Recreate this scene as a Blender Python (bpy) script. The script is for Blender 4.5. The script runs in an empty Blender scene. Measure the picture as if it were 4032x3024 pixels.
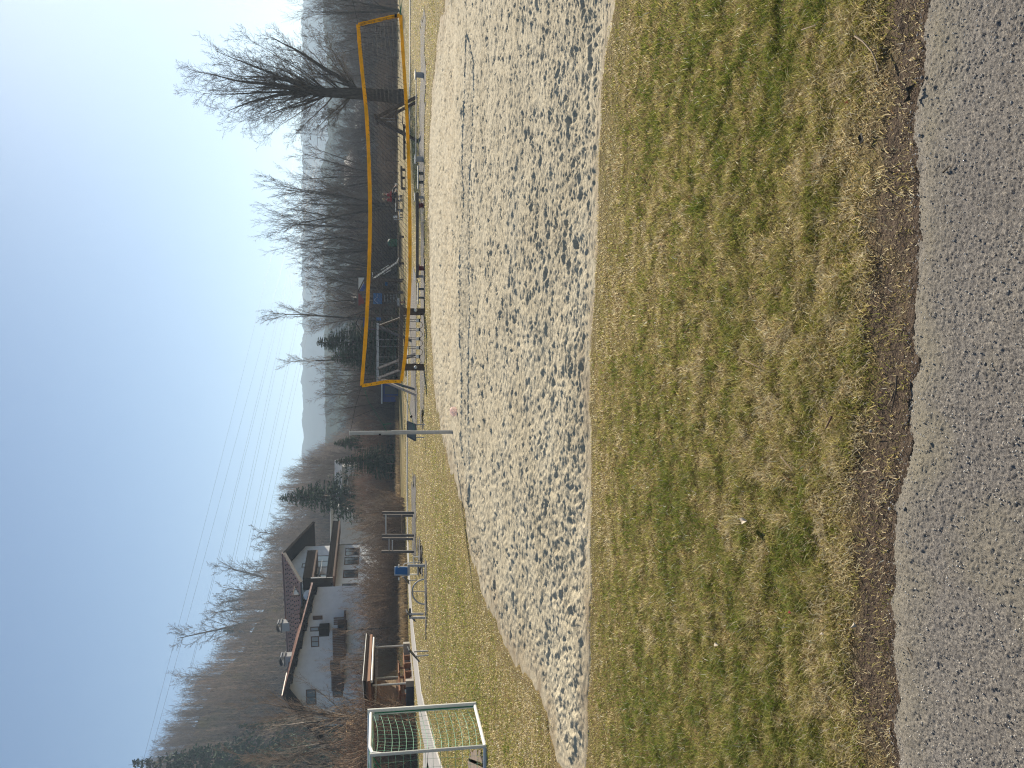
import bpy, math, random
import numpy as np
from mathutils import Vector, Matrix

random.seed(7)
rng = np.random.default_rng(7)
D = bpy.data
scene = bpy.context.scene
COL = scene.collection

# ------------------------------------------------------------------ camera
CAM_H = 1.58
PITCH = math.radians(9.3)
FPX = 3030.0
cam_d = D.cameras.new('camera')
cam = D.objects.new('camera', cam_d)
COL.objects.link(cam)
cam_d.sensor_fit = 'HORIZONTAL'
cam_d.sensor_width = 36.0
cam_d.lens = 36.0 * FPX / 4032.0
cam_d.clip_start = 0.05
cam_d.clip_end = 9000
sp, cp = math.sin(PITCH), math.cos(PITCH)
# the phone was held on its side: picture-left is up in the world, picture-top is world right
m = Matrix(((0, 1, 0), (-sp, 0, -cp), (-cp, 0, sp)))
cam.matrix_world = Matrix.Translation((0, 0, CAM_H)) @ m.to_4x4()
scene.camera = cam

# ------------------------------------------------------------------ light
SUN_AZ = math.radians(30)      # to the right of the view direction
SUN_EL = math.radians(25)
world = D.worlds.new('World')
scene.world = world
world.use_nodes = True
wn = world.node_tree.nodes
wl = world.node_tree.links
bg = wn['Background']
sky = wn.new('ShaderNodeTexSky')
sky.sky_type = 'NISHITA'
sky.sun_disc = False
sky.sun_elevation = SUN_EL
sky.sun_rotation = SUN_AZ
sky.altitude = 500
sky.air_density = 1.0
sky.dust_density = 0.45
sky.ozone_density = 1.6
bg.inputs['Strength'].default_value = 0.053
tint = wn.new('ShaderNodeMix'); tint.data_type = 'RGBA'; tint.blend_type = 'MULTIPLY'; tint.inputs[0].default_value = 1.0
tint.inputs[7].default_value = (0.76, 0.86, 0.95, 1)
wl.new(sky.outputs['Color'], tint.inputs[6]); wl.new(tint.outputs[2], bg.inputs['Color'])

sun_d = D.lights.new('sun', 'SUN')
sun_d.energy = 5.0
sun_d.angle = math.radians(0.6)
sun_d.color = (1.0, 0.89, 0.72)
sun = D.objects.new('sun', sun_d)
COL.objects.link(sun)
sdir = Vector((math.sin(SUN_AZ) * math.cos(SUN_EL), math.cos(SUN_AZ) * math.cos(SUN_EL), math.sin(SUN_EL)))
sun.rotation_euler = sdir.to_track_quat('Z', 'Y').to_euler()
sun.location = (20, 30, 40)

scene.view_settings.view_transform = 'Standard'
scene.view_settings.look = 'None'
scene.view_settings.exposure = 1.0
scene.view_settings.gamma = 1.0
scene.cycles.max_bounces = 6
scene.cycles.diffuse_bounces = 3
scene.cycles.transparent_max_bounces = 16
scene.cycles.volume_bounces = 0
scene.cycles.use_denoising = True
scene.cycles.denoiser = 'OPENIMAGEDENOISE'
scene.cycles.denoising_input_passes = 'RGB_ALBEDO_NORMAL'
scene.cycles.denoising_prefilter = 'NONE'
scene.cycles.pixel_filter_type = 'BLACKMAN_HARRIS'
scene.cycles.filter_width = 1.15

# ------------------------------------------------------------------ measuring
def gz(Y):                     # the meadow rises very gently beyond the playground
    return max(0.0, min(Y, 100.0) - 48.0) * 0.011

def P(x, y, Y):
    """point at depth Y seen at photograph pixel (x, y)"""
    U = 1512.0 - y
    V = x - 2016.0
    dx, dy, dz = U, FPX * cp - V * sp, -V * cp - FPX * sp
    t = Y / dy
    return Vector((dx * t, Y, CAM_H + dz * t))

def G(x, y):
    Y = 30.0
    U = 1512.0 - y
    V = x - 2016.0
    dx, dy, dz = U, FPX * cp - V * sp, -V * cp - FPX * sp
    z = 0.0
    for _ in range(30):
        t = (z - CAM_H) / dz
        Y = dy * t
        if Y < 0 or Y > 400:
            Y = 400.0
        z = gz(Y)
    t = (z - CAM_H) / dz
    return Vector((dx * t, dy * t, z))

def on_ground(p):
    return Vector((p.x, p.y, gz(p.y)))

# ------------------------------------------------------------------ tagging
def tag(o, label=None, cat=None, group=None, kind=None):
    if label: o['label'] = label
    if cat: o['category'] = cat
    if group: o['group'] = group
    if kind: o['kind'] = kind
    return o

def thing(name, label, cat, loc=(0, 0, 0), group=None, rz=0.0):
    o = D.objects.new(name, None)
    o.empty_display_size = 0.3
    o.location = loc
    o.rotation_euler = (0, 0, rz)
    COL.objects.link(o)
    return tag(o, label, cat, group)

def copy_tree(o, loc=None, rz=None, sc=None, label=None, parent=None, group=None):
    c = o.copy()
    COL.objects.link(c)
    if parent is not None:
        c.parent = parent
    for ch in list(o.children):
        copy_tree(ch, parent=c)
    if loc is not None: c.location = loc
    if rz is not None: c.rotation_euler = (0, 0, rz)
    if sc is not None: c.scale = (sc, sc, sc) if not hasattr(sc, '__len__') else sc
    if label: c['label'] = label
    if group: c['group'] = group
    return c

# ------------------------------------------------------------------ mesh building
def np_mesh(name, verts, quads=None, tris=None, smooth=False):
    me = D.meshes.new(name)
    verts = np.asarray(verts, dtype=np.float32).reshape(-1, 3)
    me.vertices.add(len(verts))
    me.vertices.foreach_set('co', verts.ravel())
    q = np.zeros((0, 4), np.int32) if quads is None else np.asarray(quads, np.int32).reshape(-1, 4)
    t = np.zeros((0, 3), np.int32) if tris is None else np.asarray(tris, np.int32).reshape(-1, 3)
    me.loops.add(q.size + t.size)
    me.loops.foreach_set('vertex_index', np.concatenate([q.ravel(), t.ravel()]))
    me.polygons.add(len(q) + len(t))
    ls = np.concatenate([np.arange(len(q)) * 4, len(q) * 4 + np.arange(len(t)) * 3]).astype(np.int32)
    me.polygons.foreach_set('loop_start', ls)
    if smooth:
        me.polygons.foreach_set('use_smooth', np.ones(len(q) + len(t), bool))
    me.update(calc_edges=True)
    me.validate()
    return me

def link(name, me, mat, parent=None, loc=None):
    o = D.objects.new(name, me)
    COL.objects.link(o)
    if mat is not None and not me.materials:
        me.materials.append(mat)
    if parent is not None: o.parent = parent
    if loc is not None: o.location = loc
    return o

class MB:
    """collects boxes, bars and tubes in world (or local) coordinates"""
    def __init__(s):
        s.v = []; s.f = []
    def add(s, vs, fs):
        n = len(s.v)
        s.v += [tuple(v) for v in vs]
        s.f += [tuple(i + n for i in f) for f in fs]
        return s
    def box(s, c, size, rot=None):
        c = Vector(c); hx, hy, hz = size[0] / 2, size[1] / 2, size[2] / 2
        vs = [Vector((x, y, z)) for x in (-hx, hx) for y in (-hy, hy) for z in (-hz, hz)]
        if rot is not None: vs = [rot @ v for v in vs]
        return s.add([c + v for v in vs], [(0, 1, 3, 2), (4, 6, 7, 5), (0, 4, 5, 1), (2, 3, 7, 6), (0, 2, 6, 4), (1, 5, 7, 3)])
    def hexa(s, vs):    # 8 corners: bottom 4 (ccw) then top 4
        return s.add(vs, [(3, 2, 1, 0), (4, 5, 6, 7), (0, 1, 5, 4), (1, 2, 6, 5), (2, 3, 7, 6), (3, 0, 4, 7)])
    def bar(s, p0, p1, w, h=None):
        h = h or w
        p0, p1 = Vector(p0), Vector(p1)
        d = (p1 - p0); L = d.length
        if L < 1e-6: return s
        d /= L
        up = Vector((0, 0, 1)) if abs(d.z) < 0.95 else Vector((0, 1, 0))
        a = d.cross(up).normalized(); b = a.cross(d)
        vs = []
        for p in (p0, p1):
            vs += [p - a * w / 2 - b * h / 2, p + a * w / 2 - b * h / 2, p + a * w / 2 + b * h / 2, p - a * w / 2 + b * h / 2]
        return s.hexa(vs)
    def tube(s, pts, r, n=8, cap=True, r1=None):
        pts = [Vector(p) for p in pts]
        k = len(pts); rings = []
        prev = None
        for i, p in enumerate(pts):
            d = (pts[min(i + 1, k - 1)] - pts[max(i - 1, 0)]).normalized()
            if prev is None:
                up = Vector((0, 0, 1)) if abs(d.z) < 0.9 else Vector((1, 0, 0))
                a = d.cross(up).normalized()
            else:
                a = (prev - d * prev.dot(d)).normalized()
            prev = a
            b = d.cross(a)
            rr = r if r1 is None else r + (r1 - r) * i / (k - 1)
            if hasattr(r, '__len__'): rr = r[i]
            rings.append([p + (a * math.cos(2 * math.pi * j / n) + b * math.sin(2 * math.pi * j / n)) * rr for j in range(n)])
        vs = [v for ring in rings for v in ring]
        fs = [(i * n + j, i * n + (j + 1) % n, (i + 1) * n + (j + 1) % n, (i + 1) * n + j) for i in range(k - 1) for j in range(n)]
        if cap:
            fs += [tuple(range(n - 1, -1, -1)), tuple((k - 1) * n + j for j in range(n))]
        return s.add(vs, fs)
    def poly(s, pts, th=None, up=(0, 0, 1)):
        pts = [Vector(p) for p in pts]; n = len(pts)
        if not th: return s.add(pts, [tuple(range(n))])
        o = Vector(up) * th
        return s.add(pts + [p + o for p in pts], [tuple(range(n - 1, -1, -1)), tuple(n + i for i in range(n))] +
                     [(i, (i + 1) % n, n + (i + 1) % n, n + i) for i in range(n)])
    def ball(s, c, r, n=10, m=7, sq=(1, 1, 1)):
        c = Vector(c); vs = [c + Vector((0, 0, r * sq[2]))]
        for i in range(1, m):
            a = math.pi * i / m
            for j in range(n):
                b = 2 * math.pi * j / n
                vs.append(c + Vector((r * sq[0] * math.sin(a) * math.cos(b), r * sq[1] * math.sin(a) * math.sin(b), r * sq[2] * math.cos(a))))
        vs.append(c - Vector((0, 0, r * sq[2])))
        fs = [(0, 1 + j, 1 + (j + 1) % n) for j in range(n)]
        for i in range(m - 2):
            fs += [(1 + i * n + j, 1 + (i + 1) * n + j, 1 + (i + 1) * n + (j + 1) % n, 1 + i * n + (j + 1) % n) for j in range(n)]
        e = len(vs) - 1; q = 1 + (m - 2) * n
        fs += [(e, q + (j + 1) % n, q + j) for j in range(n)]
        return s.add(vs, fs)
    def build(s, name, mat, parent=None, loc=None, smooth=False, local=False, bevel=0):
        """verts given in world space are made relative to the parent's or own location"""
        if loc is None and parent is None and not local:
            loc = Vector(s.v[0])
            lo = [min(v[i] for v in s.v) for i in range(3)]; hi = [max(v[i] for v in s.v) for i in range(3)]
            loc = Vector(((lo[0] + hi[0]) / 2, (lo[1] + hi[1]) / 2, lo[2]))
        base = Vector((0, 0, 0))
        if not local:
            q = parent
            while q is not None:
                base += q.location
                q = q.parent
            if parent is None: base = Vector(loc)
        vs = [(v[0] - base.x, v[1] - base.y, v[2] - base.z) for v in s.v]
        me = D.meshes.new(name)
        me.from_pydata(vs, [], s.f)
        if smooth:
            me.polygons.foreach_set('use_smooth', [True] * len(me.polygons))
        me.update()
        o = link(name, me, mat, parent)
        if parent is None: o.location = loc if loc is not None else (0, 0, 0)
        if bevel:
            b = o.modifiers.new('bevel', 'BEVEL'); b.width = bevel; b.segments = 2; b.limit_method = 'ANGLE'
        return o

class Frame:
    """local axes: s along the facade, d outwards, z up"""
    def __init__(f, o, a):
        f.o = Vector(o); f.s = Vector((math.cos(a), math.sin(a), 0)); f.d = Vector((math.sin(a), -math.cos(a), 0))
    def __call__(f, s, d, z):
        return f.o + f.s * s + f.d * d + Vector((0, 0, z))
    def box(f, mb, s0, s1, d0, d1, z0, z1):
        return mb.hexa([f(s0, d1, z0), f(s1, d1, z0), f(s1, d0, z0), f(s0, d0, z0), f(s0, d1, z1), f(s1, d1, z1), f(s1, d0, z1), f(s0, d0, z1)])
    def s_at(f, y):     # s whose point is seen at picture row y
        k = (1512.0 - y) / FPX * 1.0
        # X = k' * depth along view; depth along the view axis is Y*cp - (z)*sp, z small against Y
        k = k / cp
        return (k * f.o.y - f.o.x) / (f.s.x - k * f.s.y)

# ------------------------------------------------------------------ materials
def nodes(name):
    mt = D.materials.new(name); mt.use_nodes = True
    nt = mt.node_tree; return mt, nt, nt.nodes['Principled BSDF']

def _ramp(nt, fac, stops):
    r = nt.nodes.new('ShaderNodeValToRGB')
    e = r.color_ramp.elements
    while len(e) > 1: e.remove(e[-1])
    e[0].position = stops[0][0]; e[0].color = (*stops[0][1], 1)
    for p, c in stops[1:]:
        k = e.new(p); k.color = (*c, 1)
    nt.links.new(fac, r.inputs['Fac'])
    return r.outputs['Color']

def _noise(nt, scale, detail=4, rough=0.55, coord='Object', stretch=None, dist=0.0):
    tc = nt.nodes.new('ShaderNodeTexCoord')
    n = nt.nodes.new('ShaderNodeTexNoise')
    n.inputs['Scale'].default_value = scale; n.inputs['Detail'].default_value = detail
    n.inputs['Roughness'].default_value = rough; n.inputs['Distortion'].default_value = dist
    src = tc.outputs[coord]
    if stretch:
        mp = nt.nodes.new('ShaderNodeMapping'); mp.inputs['Scale'].default_value = stretch
        nt.links.new(src, mp.inputs['Vector']); src = mp.outputs['Vector']
    nt.links.new(src, n.inputs['Vector'])
    return n.outputs['Fac']

def _bump(nt, bs, h, strength, dist=0.01):
    b = nt.nodes.new('ShaderNodeBump'); b.inputs['Strength'].default_value = strength; b.inputs['Distance'].default_value = dist
    nt.links.new(h, b.inputs['Height']); nt.links.new(b.outputs['Normal'], bs.inputs['Normal'])

def _mix(nt, fac, a, b, mode='MIX'):
    x = nt.nodes.new('ShaderNodeMix'); x.data_type = 'RGBA'; x.blend_type = mode
    for k, v in ((0, fac), (6, a), (7, b)):
        if hasattr(v, 'links') or hasattr(v, 'node'): nt.links.new(v, x.inputs[k])
        elif k == 0: x.inputs[0].default_value = v
        else: x.inputs[k].default_value = (*v, 1)
    return x.outputs[2]

_cache = {}
def mat(name, col, rough=0.7, metal=0.0, var=0.18, scale=6.0, bump=0.0, stretch=None, col2=None, spec=0.3):
    if name in _cache: return _cache[name]
    mt, nt, bs = nodes(name)
    f = _noise(nt, scale, 5, stretch=stretch)
    a = tuple(c * (1 - var) for c in col); b = tuple(min(1, c * (1 + var)) for c in (col2 or col))
    nt.links.new(_ramp(nt, f, [(0.3, a), (0.7, b)]), bs.inputs['Base Color'])
    bs.inputs['Roughness'].default_value = rough; bs.inputs['Metallic'].default_value = metal
    bs.inputs['Specular IOR Level'].default_value = spec
    if bump: _bump(nt, bs, f, bump)
    _cache[name] = mt
    return mt

M = {}
M['bark'] = mat('bark', (0.085, 0.07, 0.056), 0.9, scale=3, var=0.4, bump=0.5, stretch=(4, 4, 1), spec=0.05)
M['twig'] = mat('twig', (0.15, 0.12, 0.10), 0.85, scale=1.2, var=0.3, spec=0.05)
M['pale_twig'] = mat('pale_twig', (0.28, 0.24, 0.20), 0.85, scale=1.2, var=0.3, spec=0.05)
M['red_twig'] = mat('red_twig', (0.25, 0.155, 0.11), 0.85, scale=0.8, var=0.35, spec=0.05)
M['brown_twig'] = mat('brown_twig', (0.24, 0.175, 0.125), 0.85, scale=0.8, var=0.35, spec=0.05)
M['white_plaster'] = mat('white_plaster', (0.88, 0.88, 0.87), 0.9, scale=2, var=0.06, bump=0.1)
M['grey_plaster'] = mat('grey_plaster', (0.42, 0.42, 0.41), 0.9, scale=2, var=0.08)
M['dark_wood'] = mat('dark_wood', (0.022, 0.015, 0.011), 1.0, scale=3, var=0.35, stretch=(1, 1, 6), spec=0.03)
M['brown_wood'] = mat('brown_wood', (0.13, 0.07, 0.042), 0.7, scale=3, var=0.3, stretch=(1, 1, 6))
M['bench_wood'] = mat('bench_wood', (0.23, 0.10, 0.045), 0.6, scale=8, var=0.3, stretch=(1, 6, 6))
M['plywood'] = mat('plywood', (0.33, 0.19, 0.10), 0.7, scale=3, var=0.15, stretch=(1, 1, 5))
M['grey_wood'] = mat('grey_wood', (0.15, 0.13, 0.115), 0.8, scale=8, var=0.3, stretch=(6, 6, 1), bump=0.3)
M['post_wood'] = mat('post_wood', (0.11, 0.08, 0.06), 0.8, scale=8, var=0.3, bump=0.3)
M['steel'] = mat('steel', (0.42, 0.42, 0.42), 0.5, 0.35, var=0.1, scale=9)
M['dark_steel'] = mat('dark_steel', (0.10, 0.105, 0.11), 0.5, 0.3, var=0.15, scale=9)
M['white_paint'] = mat('white_paint', (0.74, 0.74, 0.71), 0.4, var=0.05, scale=4)
M['aluminium'] = mat('aluminium', (0.62, 0.62, 0.60), 0.42, 0.15, var=0.06, scale=5)
M['blue_panel'] = mat('blue_panel', (0.025, 0.13, 0.33), 0.45, var=0.15, scale=2)
M['deep_blue'] = mat('deep_blue', (0.018, 0.045, 0.20), 0.5, var=0.15, scale=2)
M['red_panel'] = mat('red_panel', (0.24, 0.035, 0.035), 0.5, var=0.15, scale=2)
M['green_plastic'] = mat('green_plastic', (0.02, 0.12, 0.055), 0.45, var=0.15, scale=2)
M['yellow_tape'] = mat('yellow_tape', (0.85, 0.40, 0.008), 0.6, var=0.12, scale=14)
M['net_cord'] = mat('net_cord', (0.03, 0.03, 0.035), 0.8, var=0.2)
M['green_cord'] = mat('green_cord', (0.16, 0.46, 0.30), 0.7, var=0.2, scale=5, col2=(0.34, 0.55, 0.42))
M['green_rope'] = mat('green_rope', (0.02, 0.16, 0.09), 0.7, var=0.2)
M['concrete'] = mat('concrete', (0.36, 0.34, 0.31), 0.9, var=0.12, scale=9, bump=0.2)
M['navy_wall'] = mat('navy_wall', (0.055, 0.07, 0.10), 0.7, var=0.12, scale=4)
M['black'] = mat('black_rubber', (0.015, 0.015, 0.017), 0.6, var=0.2)
M['cream'] = mat('cream_ball', (0.88, 0.85, 0.76), 0.5, var=0.08)
M['red_cloth'] = mat('red_cloth', (0.36, 0.025, 0.035), 0.8, var=0.2, scale=20)
M['skin'] = mat('skin', (0.52, 0.32, 0.24), 0.6, var=0.06)
M['hair'] = mat('hair', (0.10, 0.06, 0.035), 0.6, var=0.2)
M['dark_cloth'] = mat('dark_cloth', (0.03, 0.035, 0.05), 0.8, var=0.2)
M['wire'] = mat('wire', (0.10, 0.10, 0.11), 0.5, 0.5, var=0.1)
M['board_face'] = mat('board_face', (0.20, 0.20, 0.17), 0.45, var=0.12, scale=5)
M['stick'] = mat('stick', (0.30, 0.22, 0.14), 0.8, var=0.3, scale=30)
M['needles'] = mat('needles', (0.022, 0.055, 0.024), 0.8, var=0.4, scale=0.6, col2=(0.04, 0.08, 0.032))
M['ivy'] = mat('ivy', (0.02, 0.045, 0.016), 0.5, var=0.4, scale=0.6)

def glass(name, col=(0.35, 0.42, 0.5), rough=0.08):
    mt, nt, bs = nodes(name)
    bs.inputs['Base Color'].default_value = (*col, 1)
    bs.inputs['Roughness'].default_value = rough
    bs.inputs['Metallic'].default_value = 0.0
    bs.inputs['Specular IOR Level'].default_value = 1.0
    return mt
M['window_glass'] = glass('window_glass', (0.03, 0.04, 0.05), 0.05)
M['pale_pane'] = glass('pale_blue_pane', (0.32, 0.38, 0.42), 0.1)  # even pale blue-grey pane colour
def clear_glass():
    mt, nt, bs = nodes('clear_glass')
    out = nt.nodes['Material Output']
    tr = nt.nodes.new('ShaderNodeBsdfTransparent'); tr.inputs['Color'].default_value = (0.80, 0.86, 0.86, 1)
    mx = nt.nodes.new('ShaderNodeMixShader'); mx.inputs['Fac'].default_value = 0.13
    gl = nt.nodes.new('ShaderNodeBsdfGlossy'); gl.inputs['Roughness'].default_value = 0.053
    nt.links.new(tr.outputs[0], mx.inputs[1]); nt.links.new(gl.outputs[0], mx.inputs[2]); nt.links.new(mx.outputs[0], out.inputs['Surface'])
    return mt
M['clear_glass'] = clear_glass()

def tile_mat(name, a, b, sc=9.0):
    mt, nt, bs = nodes(name)
    tc = nt.nodes.new('ShaderNodeTexCoord')
    w = nt.nodes.new('ShaderNodeTexWave'); w.wave_type = 'BANDS'; w.bands_direction = 'X'
    w.inputs['Scale'].default_value = sc; w.inputs['Distortion'].default_value = 0.0
    w2 = nt.nodes.new('ShaderNodeTexWave'); w2.wave_type = 'BANDS'; w2.bands_direction = 'Y'; w2.wave_profile = 'SAW'
    w2.inputs['Scale'].default_value = sc * 0.9; w2.inputs['Distortion'].default_value = 0.0
    nt.links.new(tc.outputs['UV'], w.inputs['Vector']); nt.links.new(tc.outputs['UV'], w2.inputs['Vector'])
    n = _noise(nt, 1.6, 5)
    c = _ramp(nt, n, [(0.3, a), (0.7, b)])
    c2 = _mix(nt, w.outputs['Fac'], c, tuple(x * 1.5 for x in b))
    nt.links.new(c2, bs.inputs['Base Color'])
    ad = nt.nodes.new('ShaderNodeMath'); ad.operation = 'ADD'
    nt.links.new(w.outputs['Fac'], ad.inputs[0]); nt.links.new(w2.outputs['Fac'], ad.inputs[1])
    _bump(nt, bs, ad.outputs[0], 0.8, 0.05)
    bs.inputs['Roughness'].default_value = 0.55
    return mt
M['red_tiles'] = tile_mat('red_tiles', (0.15, 0.075, 0.055), (0.22, 0.115, 0.09))
M['sunlit_tiles'] = tile_mat('sunlit_tiles', (0.44, 0.20, 0.14), (0.58, 0.32, 0.24))  # lighter copy of the red tiles, sunlight put into the colour
M['grey_tiles'] = tile_mat('grey_tiles', (0.25, 0.23, 0.21), (0.40, 0.38, 0.35))

# ================================================================== value noise in numpy
def _h(ix, iy, s):
    n = (ix.astype(np.int64) * 374761393 + iy.astype(np.int64) * 668265263 + s * 974634777) & 0xffffffff
    n = ((n ^ (n >> 13)) * 1274126177) & 0xffffffff
    n = (n ^ (n >> 16)) & 0xffffffff
    n = ((n ^ (n >> 15)) * 2246822519) & 0xffffffff
    return ((n ^ (n >> 13)) & 0xffffff) / float(0xffffff)

def vnoise(x, y, s=0):
    ix = np.floor(x); iy = np.floor(y); fx = x - ix; fy = y - iy
    fx = fx * fx * (3 - 2 * fx); fy = fy * fy * (3 - 2 * fy)
    a = _h(ix, iy, s); b = _h(ix + 1, iy, s); c = _h(ix, iy + 1, s); d = _h(ix + 1, iy + 1, s)
    return (a * (1 - fx) + b * fx) * (1 - fy) + (c * (1 - fx) + d * fx) * fy

def fbm(x, y, s=0, oc=4, g=0.5):
    v = 0; a = 1; t = 0
    for i in range(oc):
        v = v + a * vnoise(x * 2 ** i + 13.7 * i, y * 2 ** i + 7.1 * i, s + i); t += a; a *= g
    return v / t

def dimples(x, y, cell, s, fill=0.9):
    """foot-sized pits with raised rims, one per jittered cell"""
    gx = np.floor(x / cell); gy = np.floor(y / cell)
    out = np.zeros_like(x)
    for ox in (-1, 0, 1):
        for oy in (-1, 0, 1):
            cx = gx + ox; cy = gy + oy
            px = (cx + _h(cx, cy, s)) * cell; py = (cy + _h(cx, cy, s + 1)) * cell
            an = _h(cx, cy, s + 2) * np.pi; r = cell * (0.28 + 0.34 * _h(cx, cy, s + 3))
            on = _h(cx, cy, s + 4) < fill
            dx = x - px; dy = y - py
            u = dx * np.cos(an) + dy * np.sin(an); v = -dx * np.sin(an) + dy * np.cos(an)
            q = np.sqrt((u / r) ** 2 + (v / (r * 0.62)) ** 2)
            d = -np.clip(1 - q * q, 0, 1) ** 1.4 + 0.38 * np.exp(-((q - 1.15) / 0.25) ** 2)
            out += np.where(on, d * r * 0.42, 0)
    return out

def seg_dist(px, py, poly):
    """signed distance to a polygon, positive inside"""
    n = len(poly); best = np.full(px.shape, 1e9); ins = np.zeros(px.shape, bool)
    for i in range(n):
        ax, ay = poly[i]; bx, by = poly[(i + 1) % n]
        ex, ey = bx - ax, by - ay
        t = np.clip(((px - ax) * ex + (py - ay) * ey) / (ex * ex + ey * ey), 0, 1)
        best = np.minimum(best, np.hypot(px - ax - t * ex, py - ay - t * ey))
        c = ((ay > py) != (by > py)) & (px < (bx - ax) * (py - ay) / ((by - ay) if by != ay else 1e-9) + ax)
        ins ^= c
    return np.where(ins, best, -best)

def gp(x, y):
    q = G(x, y); return (q.x, q.y)

SAND = [gp(2420, 0), gp(2375, 250), gp(2345, 750), gp(2325, 1250), gp(2318, 1900), gp(2312, 2500), gp(2300, 2950),
        (gp(2275, 3000)[0] - .35, gp(2275, 3000)[1] + .1),
        gp(2190, 2995), gp(2114, 2734), gp(1977, 2551), gp(1895, 2332), gp(1852, 2221), gp(1817, 2000), gp(1775, 1840), gp(1731, 1680),
        gp(1707, 1540), gp(1692, 1250), gp(1689, 1000), gp(1687, 620), gp(1698, 400), gp(1722, 150), gp(1752, 0), (G(1752, 0).x + 1, 16), (12, 9), (11, gp(2420, 0)[1] - .3), (5, gp(2420, 0)[1] - .1)]
ROAD_EDGE = [gp(3660, -400), gp(3644, 0), gp(3623, 210), gp(3590, 490), gp(3596, 675), gp(3590, 1000), gp(3572, 1400), gp(3564, 1580), gp(3535, 1780), gp(3505, 1950), gp(3500, 2100), gp(3500, 2500), gp(3509, 3024), gp(3520, 3400)]
ROAD_EDGE = [(8.0, ROAD_EDGE[0][1] - .4)] + ROAD_EDGE + [(-8.0, ROAD_EDGE[-1][1] - .1)]

def sand_sd(x, y):
    w = (fbm(x * 1.1, y * 1.1, 31) - .5) * .5 + (fbm(x * 5, y * 5, 37) - .5) * .22
    return seg_dist(x, y, SAND) + w * np.clip(y / 12, 0.5, 1.6)

def road_y(x):
    xs = np.array([p[0] for p in ROAD_EDGE])[::-1]; ys = np.array([p[1] for p in ROAD_EDGE])[::-1]
    return np.interp(x, xs, ys) + (fbm(x * 3, x * 0 + 5, 41) - .5) * .10 + (fbm(x * 14, x * 0 + 9, 43) - .5) * .035

def polar_grid(y0, y1, t0, t1, ny, nx, power=1.0):
    """ground sheet whose rows widen with distance, so that detail holds where one stands close"""
    a = np.linspace(1 / y0 ** power, 1 / y1 ** power, ny) ** (-1 / power)
    t = np.linspace(t0, t1, nx)
    Y, T = np.meshgrid(a, t, indexing='ij')
    X = Y * T
    idx = np.arange(ny * nx).reshape(ny, nx)
    q = np.stack([idx[:-1, :-1], idx[:-1, 1:], idx[1:, 1:], idx[1:, :-1]], -1).reshape(-1, 4)
    return X, Y, q

def ground_z(x, y, sd=None):
    ry = road_y(x)
    z = np.clip(np.minimum(y, 100) - 48, 0, None) * 0.011 + (fbm(x * .5, y * .5, 3) - .5) * .05 * np.clip((50 - y) / 20, 0, 1) + (fbm(x * 6, y * 6, 5) - .5) * .014 * np.clip((30 - y) / 10, 0, 1)
    z = z * np.clip((y - ry - .02) / .5, 0, 1) - .010 + (fbm(x * 16, y * 16, 15, 3) - .5) * .018 * np.clip(1 - (y - ry) / .6, 0, 1) * (y > ry - .2)
    z = z - np.clip((ry - .03 - y) / .04, 0, 1) * .05          # dips under the asphalt
    if sd is None: sd = sand_sd(x, y)
    return z - np.clip((sd + .02) / .3, 0, 1) * .22            # and under the sand
# ---- meadow / lawn sheet
def lawn_material():
    mt, nt, bs = nodes('lawn')
    n1 = _noise(nt, 0.35, 6, 0.6); n2 = _noise(nt, 2.2, 6, 0.65, stretch=(1, 1, 1)); n3 = _noise(nt, 45, 4, 0.7)
    # worn olive and straw coloured winter grass
    c1 = _ramp(nt, n1, [(0.36, (0.16, 0.14, 0.05)), (0.52, (0.24, 0.19, 0.085)), (0.68, (0.31, 0.235, 0.125))])
    c2 = _ramp(nt, n2, [(0.35, (0.13, 0.13, 0.04)), (0.65, (0.29, 0.225, 0.115))])
    c = _mix(nt, 1.0, _mix(nt, 0.5, c1, c2), (1.2, 1.18, 1.12), 'MULTIPLY')
    c3 = _ramp(nt, n3, [(0.35, (0.45, 0.42, 0.36)), (0.65, (1.25, 1.2, 1.1))])
    c = _mix(nt, 1.0, c, c3, 'MULTIPLY')
    at = nt.nodes.new('ShaderNodeAttribute'); at.attribute_name = 'soil'
    c = _mix(nt, at.outputs['Fac'], c, (0.105, 0.078, 0.058))
    nt.links.new(c, bs.inputs['Base Color'])
    bs.inputs['Roughness'].default_value = 0.95; bs.inputs['Specular IOR Level'].default_value = 0.1
    _bump(nt, bs, n3, 0.9, 0.03)
    return mt
X, Y, q = polar_grid(1.9, 420, -1.0, 0.9, 420, 420, 0.8)
sd = sand_sd(X, Y)
Zl = ground_z(X, Y, sd)
ry = road_y(X)
me = np_mesh('lawn', np.stack([X, Y, Zl], -1), q, smooth=True)
soil = np.clip(1.4 - (Y - ry) / .28 + (fbm(X * 4, Y * 6, 51) - .5) * 1.6, 0, 1) * (Y < 5) + np.clip(1 + sd / .25, 0, 1) * .3 * (sd < 0)
a = me.attributes.new('soil', 'FLOAT', 'POINT'); a.data.foreach_set('value', soil.ravel().astype(np.float32))
lawn = link('ground', me, lawn_material()); tag(lawn, kind='structure')

# far land all round, a little lower than the lawn sheet
def far_land():
    mb = MB(); R = 2600; n = 48
    mb.add([(0, 0, -.55)] + [(math.cos(2 * math.pi * i / n) * R, math.sin(2 * math.pi * i / n) * R, -.55) for i in range(n)],
           [(0, 1 + i, 1 + (i + 1) % n) for i in range(n)])
    o = mb.build('meadow', mat('far_meadow', (0.15, 0.14, 0.07), 1.0, var=.3, scale=.02, spec=0.0), loc=(0, 0, -.55)); tag(o, kind='structure')
far_land()

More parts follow.
